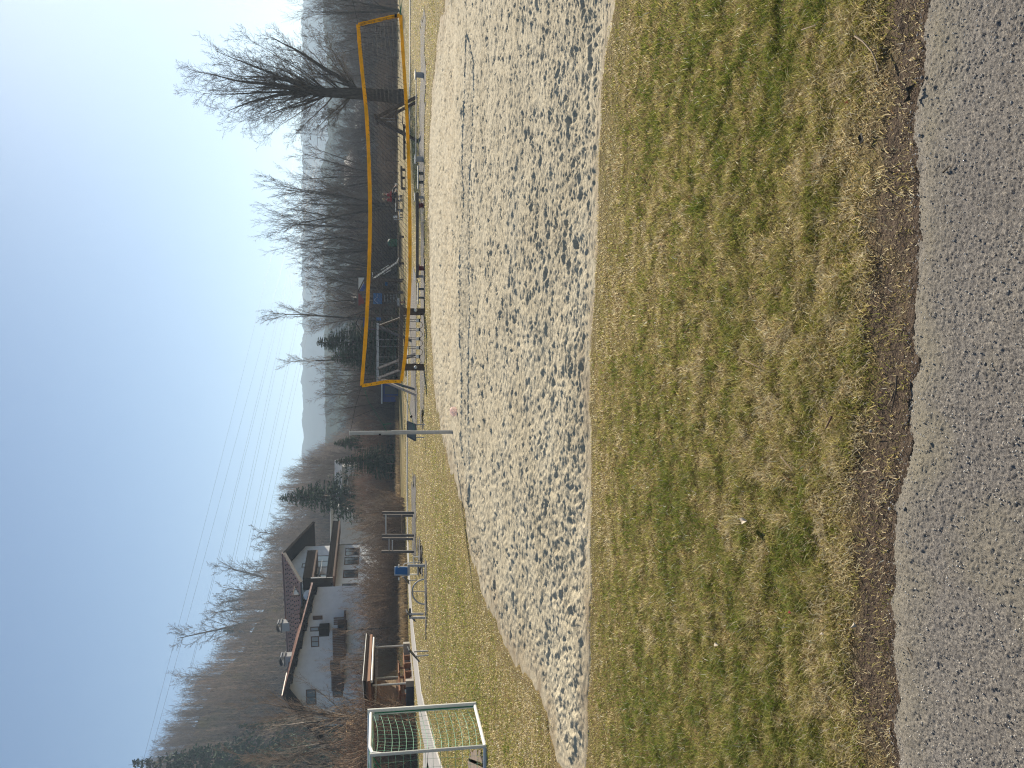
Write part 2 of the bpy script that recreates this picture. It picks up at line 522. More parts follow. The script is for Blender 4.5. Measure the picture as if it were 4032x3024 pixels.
# ---- sand
def sand_material():
    mt, nt, bs = nodes('sand')
    n1 = _noise(nt, 0.9, 5); n2 = _noise(nt, 70, 5, 0.7)
    c = _ramp(nt, n1, [(0.35, (0.47, 0.415, 0.30)), (0.65, (0.56, 0.505, 0.38))])
    c2 = _ramp(nt, n2, [(0.3, (0.72, 0.70, 0.68)), (0.6, (1.06, 1.05, 1.03))])
    c = _mix(nt, 1.0, c, c2, 'MULTIPLY')
    at = nt.nodes.new('ShaderNodeAttribute'); at.attribute_name = 'rim'
    c = _mix(nt, at.outputs['Fac'], c, (0.30, 0.235, 0.155))
    nt.links.new(c, bs.inputs['Base Color']); bs.inputs['Roughness'].default_value = 0.95; bs.inputs['Specular IOR Level'].default_value = 0.1
    _bump(nt, bs, n2, 0.5, 0.012)
    return mt
X, Y, q = polar_grid(5.0, 36, -0.72, 0.86, 760, 760, 0.75)
sd = sand_sd(X, Y)
keep = sd.ravel() > -0.35
rough = .35 + .65 * fbm(X * .35, Y * .35, 61, 3)
Z = dimples(X, Y, .40, 100, .4) * .16 + dimples(X, Y, .20, 120, .7) * .44 + dimples(X, Y, .12, 140, .8) * .48 + dimples(X, Y, .07, 160, .8) * .45
Z = Z * (0.35 + 1.1 * rough) * np.interp(Y, [5, 10, 16, 30], [.58, .82, 1.5, 3.0]) + (fbm(X * .8, Y * .8, 71) - .5) * .10 + (fbm(X * 16, Y * 16, 77, 4, .7) - .5) * .05
Z = Z * np.clip((sd + .05) / .35, .2, 1) - .02 - .12 * np.clip(-sd / .3, 0, 1)
me_q = q[keep[q].all(1)]
used = np.unique(me_q); remap = np.full(X.size, -1); remap[used] = np.arange(len(used))
me = np_mesh('sand', np.stack([X, Y, Z], -1).reshape(-1, 3)[used], remap[me_q], smooth=True)
rim = (np.clip(1.05 - sd / np.interp(Y, [6, 12], [.32, 1.1]), 0, 1) * np.clip((fbm(X * 5, Y * 7, 81) - .25) * 2.2, 0, 1) * .9).ravel()[used]
a = me.attributes.new('rim', 'FLOAT', 'POINT'); a.data.foreach_set('value', rim.astype(np.float32))
sand = link('sand_court', me, sand_material()); tag(sand, kind='structure')

# ---- asphalt
def asphalt_material():
    mt, nt, bs = nodes('asphalt')
    n1 = _noise(nt, 1.6, 5, 0.6); n2 = _noise(nt, 170, 6, 0.9)
    tc = nt.nodes.new('ShaderNodeTexCoord')
    vo = nt.nodes.new('ShaderNodeTexVoronoi'); vo.inputs['Scale'].default_value = 190
    nt.links.new(tc.outputs['Object'], vo.inputs['Vector'])
    c = _ramp(nt, n1, [(0.35, (0.30, 0.28, 0.265)), (0.6, (0.355, 0.332, 0.308)), (0.75, (0.43, 0.405, 0.355))])
    c2 = _ramp(nt, n2, [(0.32, (0.28, 0.28, 0.29)), (0.5, (0.95, 0.95, 0.95)), (0.68, (1.9, 1.84, 1.72))])
    c = _mix(nt, 1.0, c, c2, 'MULTIPLY')
    hs = _ramp(nt, vo.outputs['Color'], [(0.1, (.5, .5, .52)), (.35, (.95, .95, .95)), (.75, (1.0, 1.0, 1.0)), (.95, (1.6, 1.56, 1.45))])
    c = _mix(nt, 1.0, c, hs, 'MULTIPLY')
    at = nt.nodes.new('ShaderNodeAttribute'); at.attribute_name = 'dust'
    c = _mix(nt, at.outputs['Fac'], c, (0.38, 0.345, 0.27))
    nt.links.new(c, bs.inputs['Base Color']); bs.inputs['Roughness'].default_value = 0.9; bs.inputs['Specular IOR Level'].default_value = 0.25
    _bump(nt, bs, n2, 1.0, 0.012)
    return mt
xs = np.concatenate([np.linspace(-9, -1.92, 60), np.linspace(-1.9, 1.9, 950), np.linspace(1.92, 9, 60)])
off = np.concatenate([np.linspace(0, 1.05, 270), 1.05 + np.linspace(.02, 1, 20) ** 2 * 6])[::-1]
Tq, Xr = np.meshgrid(off, xs, indexing='ij')
e = road_y(Xr); Yr = e - Tq
chips = np.maximum(vnoise(Xr * 210, Yr * 210, 401) - .42, 0) * .0085 + np.maximum(vnoise(Xr * 125 + 9, Yr * 125, 403) - .80, 0) * .012 + fbm(Xr * 30, Yr * 30, 91, 3) * .004
Zr = .002 + chips * (Tq < 1.2) - np.clip((.10 - Tq) / .10, 0, 1) ** 1.5 * (.016 + .012 * fbm(Xr * 18, Yr * 18, 97, 3))
idx = np.arange(Tq.size).reshape(Tq.shape)
q = np.stack([idx[:-1, :-1], idx[:-1, 1:], idx[1:, 1:], idx[1:, :-1]], -1).reshape(-1, 4)
me = np_mesh('asphalt', np.stack([Xr, Yr, Zr], -1), q, smooth=False)
d = e - Yr
dust = np.clip(1 - np.abs(d - .08) / .14, 0, 1) * .8 * fbm(Xr * 5, Yr * 5, 95) * 1.3 + np.clip((fbm(Xr * 2.2, Yr * 2.2, 99) - .62) * 6, 0, .55)
a = me.attributes.new('dust', 'FLOAT', 'POINT'); a.data.foreach_set('value', np.clip(dust, 0, 1).ravel().astype(np.float32))
road = link('asphalt_road', me, asphalt_material()); tag(road, kind='structure')

# loose grit on the asphalt and along its edge
def stones(name, n, xr, yr, rr, material, seed):
    r_ = np.random.default_rng(seed)
    x = r_.uniform(*xr, n); y = yr(x, r_); r = rr[0] + (rr[1] - rr[0]) * r_.random(n) ** 3
    oct_v = np.array([(1, 0, 0), (0, 1, 0), (-1, 0, 0), (0, -1, 0), (0, 0, .7), (0, 0, -.5)])
    oct_f = np.array([(0, 1, 4), (1, 2, 4), (2, 3, 4), (3, 0, 4), (1, 0, 5), (2, 1, 5), (3, 2, 5), (0, 3, 5)])
    V = oct_v[None] * (1 + .35 * (r_.random((n, 6, 3)) - .5)) * r[:, None, None]
    an = r_.random(n) * 6.28; ca, sa = np.cos(an)[:, None], np.sin(an)[:, None]
    vx = V[..., 0] * ca - V[..., 1] * sa * 1.0; vy = V[..., 0] * sa + V[..., 1] * ca
    V = np.stack([vx + x[:, None], vy + y[:, None], V[..., 2] + r[:, None] * .35 + .006], -1)
    F = (oct_f[None] + (np.arange(n) * 6)[:, None, None]).reshape(-1, 3)
    o = link(name, np_mesh(name, V, tris=F), material); tag(o, kind='stuff'); return o
st = mat('grit', (0.33, 0.31, 0.29), 0.9, var=.5, scale=14, col2=(0.52, 0.49, 0.44))
o = stones('road_grit', 30000, (-2.6, 2.6), lambda x, r_: road_y(x) - r_.random(len(x)) * 1.0, (.0009, .0038), st, 5)
tag(o, 'loose grey grit scattered over the asphalt', 'grit')
# gravel beds under the play equipment
def gravel_material():
    mt, nt, bs = nodes('gravel')
    n1 = _noise(nt, 1.2, 5); n2 = _noise(nt, 16, 5, 0.8)
    c = _ramp(nt, n2, [(0.35, (0.06, 0.055, 0.05)), (0.6, (0.16, 0.145, 0.13))])
    nt.links.new(_mix(nt, 1.0, c, _ramp(nt, n1, [(0.3, (.8, .8, .8)), (.7, (1.1, 1.1, 1.1))]), 'MULTIPLY'), bs.inputs['Base Color'])
    bs.inputs['Roughness'].default_value = .95; _bump(nt, bs, n2, 1.0, .05); return mt
GR = gravel_material()
def ground_patch(name, px, material, lift=.012, wob=.6, seg=10, seed=1):
    pts = [gp(*p) for p in px]; out = []
    r_ = random.Random(seed)
    for i in range(len(pts)):
        a_, b_ = pts[i], pts[(i + 1) % len(pts)]
        for k in range(seg):
            t = k / seg
            out.append(Vector((a_[0] + (b_[0] - a_[0]) * t + r_.uniform(-wob, wob), a_[1] + (b_[1] - a_[1]) * t + r_.uniform(-wob, wob) * 1.5, 0)))
    out = [Vector((p.x, p.y, gz(p.y) + lift)) for p in out]
    mb = MB(); mb.add(out, [tuple(range(len(out)))])
    o = mb.build(name, material); tag(o, kind='structure'); return o
ground_patch('gravel_bed', [(1655, 110), (1674, 60), (1674, 600), (1671, 1050), (1672, 1480), (1668, 1640), (1655, 1640), (1656, 1000), (1653, 500)], GR, seed=2)
ground_patch('gravel_bed', [(1615, 1090), (1640, 1080), (1641, 1690), (1636, 1700), (1617, 1660)], GR, seed=3)
ground_patch('gravel_bed', [(1622, 1890), (1637, 1900), (1638, 2190), (1622, 2180)], GR, seed=4)
ground_patch('gravel_bed', [(1645, 2150), (1660, 2160), (1663, 2230), (1650, 2240)], GR, seed=5)
ground_patch('gravel_bed', [(1674, 2200), (1681, 2210), (1680, 2480), (1675, 2520)], GR, wob=.1, seed=6)

# foot path curving behind the playground
def path():
    c = [(1616, -250), (1615, 0), (1614, 400), (1611, 900), (1607, 1300), (1604, 1700), (1604, 1950), (1606, 2150), (1612, 2300), (1621, 2450), (1628, 2540), (1646, 2690), (1660, 2800), (1682, 2900), (1712, 3024), (1745, 3130)]
    w = [1.0, 1.0, 1.0, 1.0, 1.0, 1.1, 1.3, 1.6, 2.0, 2.2, 2.2, 2.0, 1.7, 1.6, 1.5, 1.4]
    P3 = [G(*p) for p in c]; vs = []
    for i, p in enumerate(P3):
        a_ = P3[max(0, i - 1)]; b_ = P3[min(len(P3) - 1, i + 1)]; t = (b_ - a_).normalized(); n = Vector((-t.y, t.x, 0))
        for k in (-1, -.92, .92, 1):
            q = p + n * w[i] * .5 * k; vs.append((q.x, q.y, gz(q.y) + (.035 if abs(k) < 1 else 0.0)))
    fs = []
    for i in range(len(P3) - 1):
        for k in range(3): fs.append((i * 4 + k, i * 4 + k + 1, (i + 1) * 4 + k + 1, (i + 1) * 4 + k))
    o = MB().add(vs, fs).build('footpath', mat('path_gravel', (0.43, 0.41, 0.38), .95, var=.12, scale=3, bump=.2)); tag(o, kind='structure')
    # branch that forks off behind the goal
    mb = MB(); a_ = [G(1692, 2938), G(1672, 2960), G(1668, 3060), G(1682, 3060)]
    mb.add([(p.x, p.y, .05) for p in a_], [(0, 1, 2, 3)]); o = mb.build('footpath', D.materials['path_gravel']); tag(o, kind='structure')
path()
ground_patch('bare_soil', [(1845, 2985), (1858, 2950), (1893, 2960), (1910, 3020), (1850, 3060)], mat('bare_soil', (0.26, 0.20, 0.155), .95, var=.2, scale=6), wob=.08, lift=.012, seed=8)

# ---- grass blades
def blade_material():
    mt, nt, bs = nodes('grass_blades')
    at = nt.nodes.new('ShaderNodeAttribute'); at.attribute_name = 'tint'
    nt.links.new(at.outputs['Color'], bs.inputs['Base Color'])
    bs.inputs['Roughness'].default_value = 0.6; bs.inputs['Specular IOR Level'].default_value = 0.25
    tr = nt.nodes.new('ShaderNodeBsdfTranslucent'); nt.links.new(at.outputs['Color'], tr.inputs['Color'])
    mx = nt.nodes.new('ShaderNodeMixShader'); mx.inputs['Fac'].default_value = 0.45
    nt.links.new(bs.outputs[0], mx.inputs[1]); nt.links.new(tr.outputs[0], mx.inputs[2])
    nt.links.new(mx.outputs[0], nt.nodes['Material Output'].inputs['Surface'])
    return mt
BL = blade_material()
def blades(name, x, y, hgt, wid, col, lean, seed, z0=0.0, material=None):
    r_ = np.random.default_rng(seed); n = len(x)
    an = r_.random(n) * 6.283; la = r_.random(n) * 6.283; ln = lean * (0.5 + r_.random(n))
    ux, uy = np.cos(an), np.sin(an); lx, ly = np.cos(la) * ln, np.sin(la) * ln
    hx = hgt / np.sqrt(1 + ln * ln)
    z = np.zeros(n) + z0
    V = np.zeros((n, 5, 3))
    w = wid / 2
    V[:, 0] = np.stack([x - ux * w, y - uy * w, z], -1); V[:, 1] = np.stack([x + ux * w, y + uy * w, z], -1)
    mx_, my_, mz_ = x + lx * hx * .4, y + ly * hx * .4, z + hx * .6
    V[:, 2] = np.stack([mx_ + ux * w * .8, my_ + uy * w * .8, mz_], -1); V[:, 3] = np.stack([mx_ - ux * w * .8, my_ - uy * w * .8, mz_], -1)
    V[:, 4] = np.stack([x + lx * hx * 1.15, y + ly * hx * 1.15, z + hx * .95], -1)
    b = np.arange(n) * 5
    Q = np.stack([b, b + 1, b + 2, b + 3], -1); T_ = np.stack([b + 3, b + 2, b + 4], -1)
    me = np_mesh(name, V, Q, T_)
    ca = me.attributes.new('tint', 'FLOAT_COLOR', 'POINT')
    C = np.ones((n, 5, 4)); C[:, :, :3] = col[:, None, :]
    ca.data.foreach_set('color', C.astype(np.float32).ravel())
    return link(name, me, material or BL)

def lawn_points(n, y0, y1, tmax, seed, pw=1.0):
    r_ = np.random.default_rng(seed)
    u = r_.random(n); Yp = (1 / y0 ** pw + u * (1 / y1 ** pw - 1 / y0 ** pw)) ** (-1 / pw)
    Xp = (r_.random(n) * 2 - 1) * tmax * Yp
    return Xp, Yp, r_

def grass_colour(x, y, r_, strawp):
    n = len(x)
    pal = np.array([(0.15, 0.21, 0.033), (0.28, 0.31, 0.06), (0.40, 0.37, 0.11), (0.55, 0.46, 0.20), (0.71, 0.59, 0.35), (0.80, 0.71, 0.52), (0.34, 0.22, 0.12)])
    pt = fbm(x * 1.3, y * 1.3, 201, 4); p2 = fbm(x * 13, y * 13, 205, 3)
    s = np.clip(strawp + (pt - .5) * .9 + (p2 - .5) * 1.3, 0, 1)
    k = np.clip((s * 4.2 + (r_.random(n) - .5) * 3.0), 0, 4.6)
    i = np.floor(k).astype(int); f = (k - i)[:, None]
    c = pal[i] * (1 - f) + pal[np.minimum(i + 1, 5)] * f
    br = r_.random(n) < .06; c[br] = pal[6]
    br = r_.random(n) < .03; c[br] = pal[5] * 1.15
    return np.clip(c * (0.55 + .75 * r_.random(n))[:, None], 0, .85)

# close strip between the road and the sand
Xp, Yp, r_ = lawn_points(720000, 2.02, 7.6, .88, 11, 0.8)
rd = Yp - road_y(Xp); sdp = sand_sd(Xp, Yp)
edge = np.clip(1 - (rd - .1) / .5, 0, 1); sedge = np.clip(1 + sdp / 1.0, 0, 1)
bare = fbm(Xp * 3, Yp * 3, 221, 3)
dens = np.clip((rd - .19) / .20 + (bare - .5) * 1.5, 0, 1) * np.clip(-sdp / .40 + .35 + (bare - .5) * 1.6, 0, 1) * np.clip(1.6 - 1.2 * bare + .2, .3, 1)
ok = (rd > .0) & (sdp < .4) & (r_.random(len(Xp)) < np.maximum(dens, .05 * (sdp < .25) + .035 * (rd < .3)))
Xp, Yp, edge, sedge, rd, sdp = Xp[ok], Yp[ok], edge[ok], sedge[ok], rd[ok], sdp[ok]
strawp = .45 + edge * .42 + sedge * .34
col = grass_colour(Xp, Yp, r_, strawp)
clump = fbm(Xp * 11, Yp * 11, 231, 2)
hgt = (.014 + .03 * r_.random(len(Xp))) * (0.25 + 1.6 * clump) * (1 - .45 * sedge) * (1 - .3 * edge)
wid = np.maximum(.0026, Yp * .0008) * (0.7 + .6 * r_.random(len(Xp)))
o = blades('lawn_grass', Xp, Yp, hgt, wid, col, .9, 12, z0=np.maximum(ground_z(Xp, Yp) - .003, -.03)); tag(o, 'short olive and straw winter grass between the asphalt and the sand', 'grass', kind='stuff')
# longer bleached stalks
Xp, Yp, r_ = lawn_points(18000, 2.02, 7.6, .88, 13, 1.0)
rd = Yp - road_y(Xp); sdp = sand_sd(Xp, Yp)
ok = (rd > .20) & (sdp < -.05) & (r_.random(len(Xp)) < np.where(rd < .55, 1, .16)); Xp, Yp = Xp[ok], Yp[ok]
col = np.array([(0.66, 0.56, 0.38)]) * (0.6 + .6 * r_.random(len(Xp)))[:, None]
o = blades('dry_stalks', Xp, Yp, .018 + .034 * r_.random(len(Xp)) ** 2, np.full(len(Xp), .0028), col, 2.0, 14, z0=ground_z(Xp, Yp) + .008); tag(o, 'bleached dry stalks lying in the grass near the road', 'grass', kind='stuff')
# lawn left of and behind the sand
Xp, Yp, r_ = lawn_points(330000, 7.0, 62, .62, 15, 0.9)
sdp = sand_sd(Xp, Yp); ok = (sdp < .1) & (r_.random(len(Xp)) < np.clip(-sdp / .5 + .3, 0, 1)); 
Xp, Yp, sdp = Xp[ok], Yp[ok], sdp[ok]
sed = np.clip(1 + sdp / 2.2, 0, 1)
col = grass_colour(Xp, Yp, r_, .46 + .35 * sed + np.clip((Yp - 22) / 26, 0, .28))
hgt = (.025 + .03 * r_.random(len(Xp))) * (1 - .5 * sed)
wid = Yp * .0011 * (0.7 + .6 * r_.random(len(Xp)))
o = blades('meadow_grass', Xp, Yp, hgt, wid, col, .9, 16, z0=ground_z(Xp, Yp) - .004); tag(o, 'mown olive winter grass around the sand court and the playground', 'grass', kind='stuff')

# ================================================================== trees
def segs_mesh(name, S, sides=3):
    """S: list of (p0, p1, r0, r1) as rows -> prisms in one mesh"""
    A = np.array([[*s[0], *s[1], s[2], s[3]] for s in S], dtype=np.float64)
    p0, p1, r0, r1 = A[:, :3], A[:, 3:6], A[:, 6], A[:, 7]
    d = p1 - p0; d /= np.maximum(np.linalg.norm(d, axis=1, keepdims=True), 1e-9)
    ref = np.where(np.abs(d[:, 2:3]) < .9, np.array([[0, 0, 1.0]]), np.array([[1.0, 0, 0]]))
    a = np.cross(d, ref); a /= np.linalg.norm(a, axis=1, keepdims=True); b = np.cross(d, a)
    an = np.arange(sides) * 2 * np.pi / sides
    ring = a[:, None] * np.cos(an)[None, :, None] + b[:, None] * np.sin(an)[None, :, None]
    V = np.concatenate([p0[:, None] + ring * r0[:, None, None], p1[:, None] + ring * r1[:, None, None]], 1)
    n = len(A); base = (np.arange(n) * 2 * sides)[:, None]
    Q = np.concatenate([np.stack([base[:, 0] + j, base[:, 0] + (j + 1) % sides, base[:, 0] + sides + (j + 1) % sides, base[:, 0] + sides + j], -1) for j in range(sides)])
    return np_mesh(name, V, Q, smooth=sides > 4)

def rot_about(d, ang, az, rnd):
    up = Vector((0, 0, 1)) if abs(d.z) < .95 else Vector((1, 0, 0))
    a = d.cross(up).normalized(); b = a.cross(d).normalized()
    n = a * math.cos(az) + b * math.sin(az)
    return (d * math.cos(ang) + n * math.sin(ang)).normalized()

def grow(rnd, p, d, L, r, lev, cfg, big, small, thr):
    n = cfg['seg'][lev]; step = L / n; pts = [p]
    rr = r; az = rnd.random() * 6.28
    for i in range(n):
        j = cfg['jit'][lev]
        d = (d + Vector((rnd.uniform(-j, j), rnd.uniform(-j, j), rnd.uniform(-j, j))) + Vector((0, 0, cfg['up'][lev]))).normalized()
        p2 = p + d * step; r2 = max(r * (1 - (i + 1) / n * cfg['tap'][lev]), cfg['min'])
        (big if rr > thr else small).append((p, p2, rr, r2))
        t = (i + 1) / n
        if lev + 1 < len(cfg['seg']) and t > cfg['bare'][lev]:
            k = cfg['kids'][lev]; k = int(k) + (rnd.random() < k % 1)
            for _ in range(k):
                az += 2.4 + rnd.uniform(-.5, .5)
                q = p + (p2 - p) * rnd.random()
                ll = L * cfg['ratio'][lev] * (1 - cfg['short'][lev] * t) * rnd.uniform(.75, 1.2)
                grow(rnd, q, rot_about(d, cfg['ang'][lev] * rnd.uniform(.75, 1.25), az, rnd), ll, max(r2 * cfg['rr'][lev], cfg['min']), lev + 1, cfg, big, small, thr)
        p, rr = p2, r2

def cfg_tree(**k):
    c = dict(seg=[8, 6, 4, 3], jit=[.05, .12, .16, .2], up=[.02, .06, .05, .02], tap=[.8, .85, .8, .6], bare=[.25, .1, .1], kids=[3, 2.2, 2],
             ratio=[.5, .42, .42], short=[.5, .4, .3], ang=[.75, .6, .6], rr=[.5, .5, .55], min=.007)
    c.update(k); return c
VASE = cfg_tree(seg=[8, 6, 4, 3], kids=[1.7, 1.8, 1.8], bare=[.16, .12, .05], ratio=[.56, .40, .40], short=[.45, .35, .3], ang=[.55, .5, .55], up=[.03, .10, .07, .03])
SLIM = cfg_tree(kids=[2.8, 1.6, 1.6], ratio=[.30, .45, .4], ang=[.6, .5, .5], up=[.03, .12, .06, .02], bare=[.3, .1, .1])
HILL = cfg_tree(seg=[5, 3, 2], kids=[2.6, 1.6], ratio=[.40, .45], bare=[.12, .1], jit=[.06, .14, .2], ang=[.6, .5], up=[.02, .1, .03], min=.02)

def tree_parts(seed, H, r, cfg, stems=1, spread=.25, thr=.05):
    rnd = random.Random(seed); big, small = [], []
    for i in range(stems):
        if stems == 1: d = Vector((rnd.uniform(-.05, .05), rnd.uniform(-.05, .05), 1))
        else:
            a = 6.28 * i / stems + rnd.uniform(-.5, .5); s = spread * rnd.uniform(.4, 1.2); d = Vector((math.cos(a) * s, math.sin(a) * s, 1))
        grow(rnd, Vector((d.x * .3, d.y * .3, -.1)), d.normalized(), H * rnd.uniform(.82, 1) if stems > 1 else H, r, 0, cfg, big, small, thr)
    return big, small

def make_tree(name, seed, H, r, cfg, loc, label, tm='twig', stems=1, spread=.25, thr=.05, cat='tree', group=None, rz=0, sides=(6, 3)):
    big, small = tree_parts(seed, H, r, cfg, stems, spread, thr)
    t = thing(name, label, cat, loc, group, rz)
    if big: link('trunk', segs_mesh('trunk', big, sides[0]), M['bark'], t)
    link('crown', segs_mesh('crown', small, sides[1]), M[tm], t)
    return t

# --- the big bare tree at the right edge of the playground
def big_tree():
    base = on_ground(P(1608, 383, 61.0))
    rnd = random.Random(4); big, small = [], []
    c = cfg_tree(seg=[7, 6, 5, 4, 3], kids=[2.2, 2.1, 2.0, 1.7], bare=[.10, .10, .08, 0], ratio=[.52, .46, .46, .5], short=[.4, .35, .3, .2], ang=[.55, .52, .55, .6],
                 up=[.035, .07, .06, .05, .02], jit=[.05, .10, .14, .17, .2], rr=[.5, .5, .5, .6], tap=[.82, .85, .8, .7, .4], min=.0065)
    # a short heavy bole that divides into ascending limbs
    bole = [(Vector((0, 0, -.2)), Vector((.02, 0, 1.0)), .68, .54), (Vector((.02, 0, 1.0)), Vector((.06, 0, 3.4)), .54, .47), (Vector((.06, 0, 3.4)), Vector((.0, 0, 5.6)), .47, .38), (Vector((0, 0, 5.6)), Vector((-.1, 0, 7.0)), .38, .28)]
    big += bole
    c = cfg_tree(seg=[7, 8, 5, 4, 3], kids=[2, 1.5, 1.4, 1.5], bare=[.1, .12, .10, .05], ratio=[.5, .40, .46, .5], short=[.4, .45, .30, .25], ang=[.5, .55, .62, .65],
                 up=[.03, .04, .05, .03, .02], jit=[.05, .13, .17, .2, .22], rr=[.5, .42, .5, .6], tap=[.82, .88, .8, .6, .4], min=.0060)
    for i in range(30):
        th = -66 + i * 4.7 + rnd.uniform(-3, 3); a_ = abs(th)
        L = (7.7 if th > 0 else 7.6) * (1 - (a_ / (96 if th > 0 else 78)) ** 2 * .72) * rnd.uniform(.9, 1.06)
        z = 7.6 - a_ * .05 + rnd.uniform(-.7, .5) ; dy = rnd.uniform(-.65, .65) * (1 if i % 2 else .4)
        grow(rnd, Vector((.002 * th, 0, z)), Vector((math.sin(math.radians(th * .85)), dy, math.cos(math.radians(th * .85)))).normalized(), L, (.13 if a_ < 18 and i % 2 else .062) * rnd.uniform(.8, 1.2), 1, c, big, small, .05)
    grow(rnd, Vector((.2, 0, 3.6)), Vector((.62, -.1, 1)).normalized(), 7.2, .22, 1, c, big, small, .05)
    grow(rnd, Vector((.1, 0, 6.0)), Vector((.25, .1, 1)).normalized(), 7.2, .2, 1, c, big, small, .05)
    grow(rnd, Vector((-.1, 0, 6.4)), Vector((-.12, -.1, 1)).normalized(), 7.2, .2, 1, c, big, small, .05)
    t = thing('bare_tree', 'largest bare tree, thick dark trunk and broad fan of twigs, behind the volleyball net', 'tree', base)
    link('trunk', segs_mesh('trunk', big, 8), M['bark'], t)
    link('crown', segs_mesh('crown', small, 3), M['twig'], t)
    return len(big) + len(small)
print('big tree segs', big_tree())

# --- further bare trees in a row behind the playground (picture y of the stem, picture x of the top, depth)
protos = {}
def bare(kind, y, top, Y, label, tm='twig', seed=1, spread=1.0, group=None):
    base = P(1560, y, Y); base.z = gz(Y)
    H = P(top, y, Y).z - base.z
    key = (kind, tm, seed)
    if key not in protos:
        if kind == 'vase': t = make_tree('bare_tree', seed, 10, .17, VASE, (0, 0, 0), label, tm, stems=4, spread=.30, thr=.06)
        elif kind == 'slim': t = make_tree('bare_tree', seed, 10, .13, SLIM, (0, 0, 0), label, tm, stems=1, thr=.06)
        elif kind == 'multi': t = make_tree('bare_tree', seed, 10, .12, cfg_tree(kids=[1.8, 1.7, 1.5], ratio=[.42, .4, .4], up=[.01, .08, .05, .02], bare=[.2, .1, .1]), (0, 0, 0), label, tm, stems=7, spread=.42, thr=.05)
        protos[key] = t
    else: t = copy_tree(protos[key])
    t.location = base; s = H / {'vase': 11.9, 'slim': 10.2, 'multi': 11.0}[kind]; t.scale = (s * spread, s * spread, s); t.rotation_euler = (0, 0, (y * 7.7) % 6.28)
    t['label'] = label; t['category'] = 'tree'
    if group: t['group'] = group
    return t
bare('vase', 812, 1010, 84, 'bare many-stemmed tree right of the two people at the picnic table', seed=21, spread=.85)
bare('vase', 905, 985, 92, 'tall bare tree just left of the picnic table, forking into a wide fan', seed=22, spread=.8)
bare('multi', 700, 1090, 96, 'slender bare tree between the big tree and the picnic table', seed=23, spread=.8)
bare('vase', 985, 1110, 86, 'bare tree behind the green bin with long arching limbs', seed=21, spread=.8)
bare('multi', 1075, 1120, 84, 'bare tree right of the play tower slide', seed=24, spread=.75)
bare('multi', 1165, 1165, 82, 'dense bare tree rising directly behind the play tower roof', seed=23, spread=.95)
bare('vase', 1225, 1180, 88, 'bare tree left of the play tower roof with rust-tinted twigs', 'brown_twig', seed=25, spread=.8)
bare('slim', 1262, 1035, 78, 'tall thin bare tree like a larch standing left of the play tower', 'pale_twig', seed=26, spread=.95)
bare('slim', 1422, 1118, 86, 'thin bare birch standing in front of the dark spruce behind the swing', 'pale_twig', seed=27, spread=.95)
bare('multi', 1478, 1200, 84, 'dense bare tree left of the dark spruce behind the swing', seed=28, spread=.85)
bare('multi', 1570, 1222, 86, 'dark bare tree behind the left end of the volleyball net', seed=29, spread=.95)
bare('vase', 1800, 1215, 118, 'hazy bare tree between the two small conifers', seed=22, spread=.7)
bare('vase', 1860, 1175, 120, 'hazy bare tree in front of the small wooded peak', seed=25, spread=.7)
bare('multi', 1905, 1150, 124, 'bare tree immediately right of the tall dark spruce', seed=24, spread=.6)
bare('multi', 545, 1290, 110, 'hazy bare tree left of the big tree near the grey-roofed house', seed=29, spread=.7)
bare('multi', 620, 1330, 118, 'hazy bare tree standing over the grey-roofed house', seed=28, spread=.8)
bare('vase', 40, 1120, 78, 'bare tree cut by the right-hand edge of the view', seed=22, spread=.75)
bare('multi', 130, 1210, 88, 'bare tree behind the right end of the volleyball net', seed=23, spread=.9)
bare('multi', 215, 1260, 96, 'bare tree between the net corner and the big tree', seed=24, spread=.8)
bare('slim', 290, 1230, 90, 'thin bare tree directly right of the big trunk', seed=26, spread=.9)
bare('slim', 2815, 1040, 60, 'thin bare tree with pale branches behind the shelter roof', 'pale_twig', seed=26, spread=1.15)
bare('slim', 2912, 1120, 56, 'thin bare sapling behind the goal crossbar', 'pale_twig', seed=27, spread=1.0)
bare('vase', 2870, 860, 70, 'spreading bare tree over the left end of the big house', 'brown_twig', seed=25, spread=.8)
bare('slim', 2990, 1060, 62, 'bare sapling at the left edge of the view', 'pale_twig', seed=30, spread=1.0)
bare('multi', 2345, 1300, 66, 'small bare tree growing against the corner between the two houses', 'brown_twig', seed=28, spread=.6)
bare('slim', 2470, 1330, 62, 'small bare fruit tree in front of the white house wall', 'brown_twig', seed=30, spread=1.2)
bare('vase', 2600, 1250, 64, 'bare fruit tree right of the shelter in front of the house', 'brown_twig', seed=21, spread=.8)

# a hazy row of further bare trees behind them
r8 = random.Random(8)
yy_ = -40
while yy_ < 1720:
    k_ = r8.choice(['multi', 'vase', 'multi'])
    bare(k_, yy_ + r8.uniform(-14, 14), r8.uniform(1285, 1365), r8.uniform(106, 128), 'hazy bare tree in the far row behind the playground thicket', seed={'multi': r8.choice([23, 24, 28, 29]), 'vase': r8.choice([21, 22])}[k_], spread=1.15, group='hazy far row of bare trees behind the playground')
    yy_ += 52
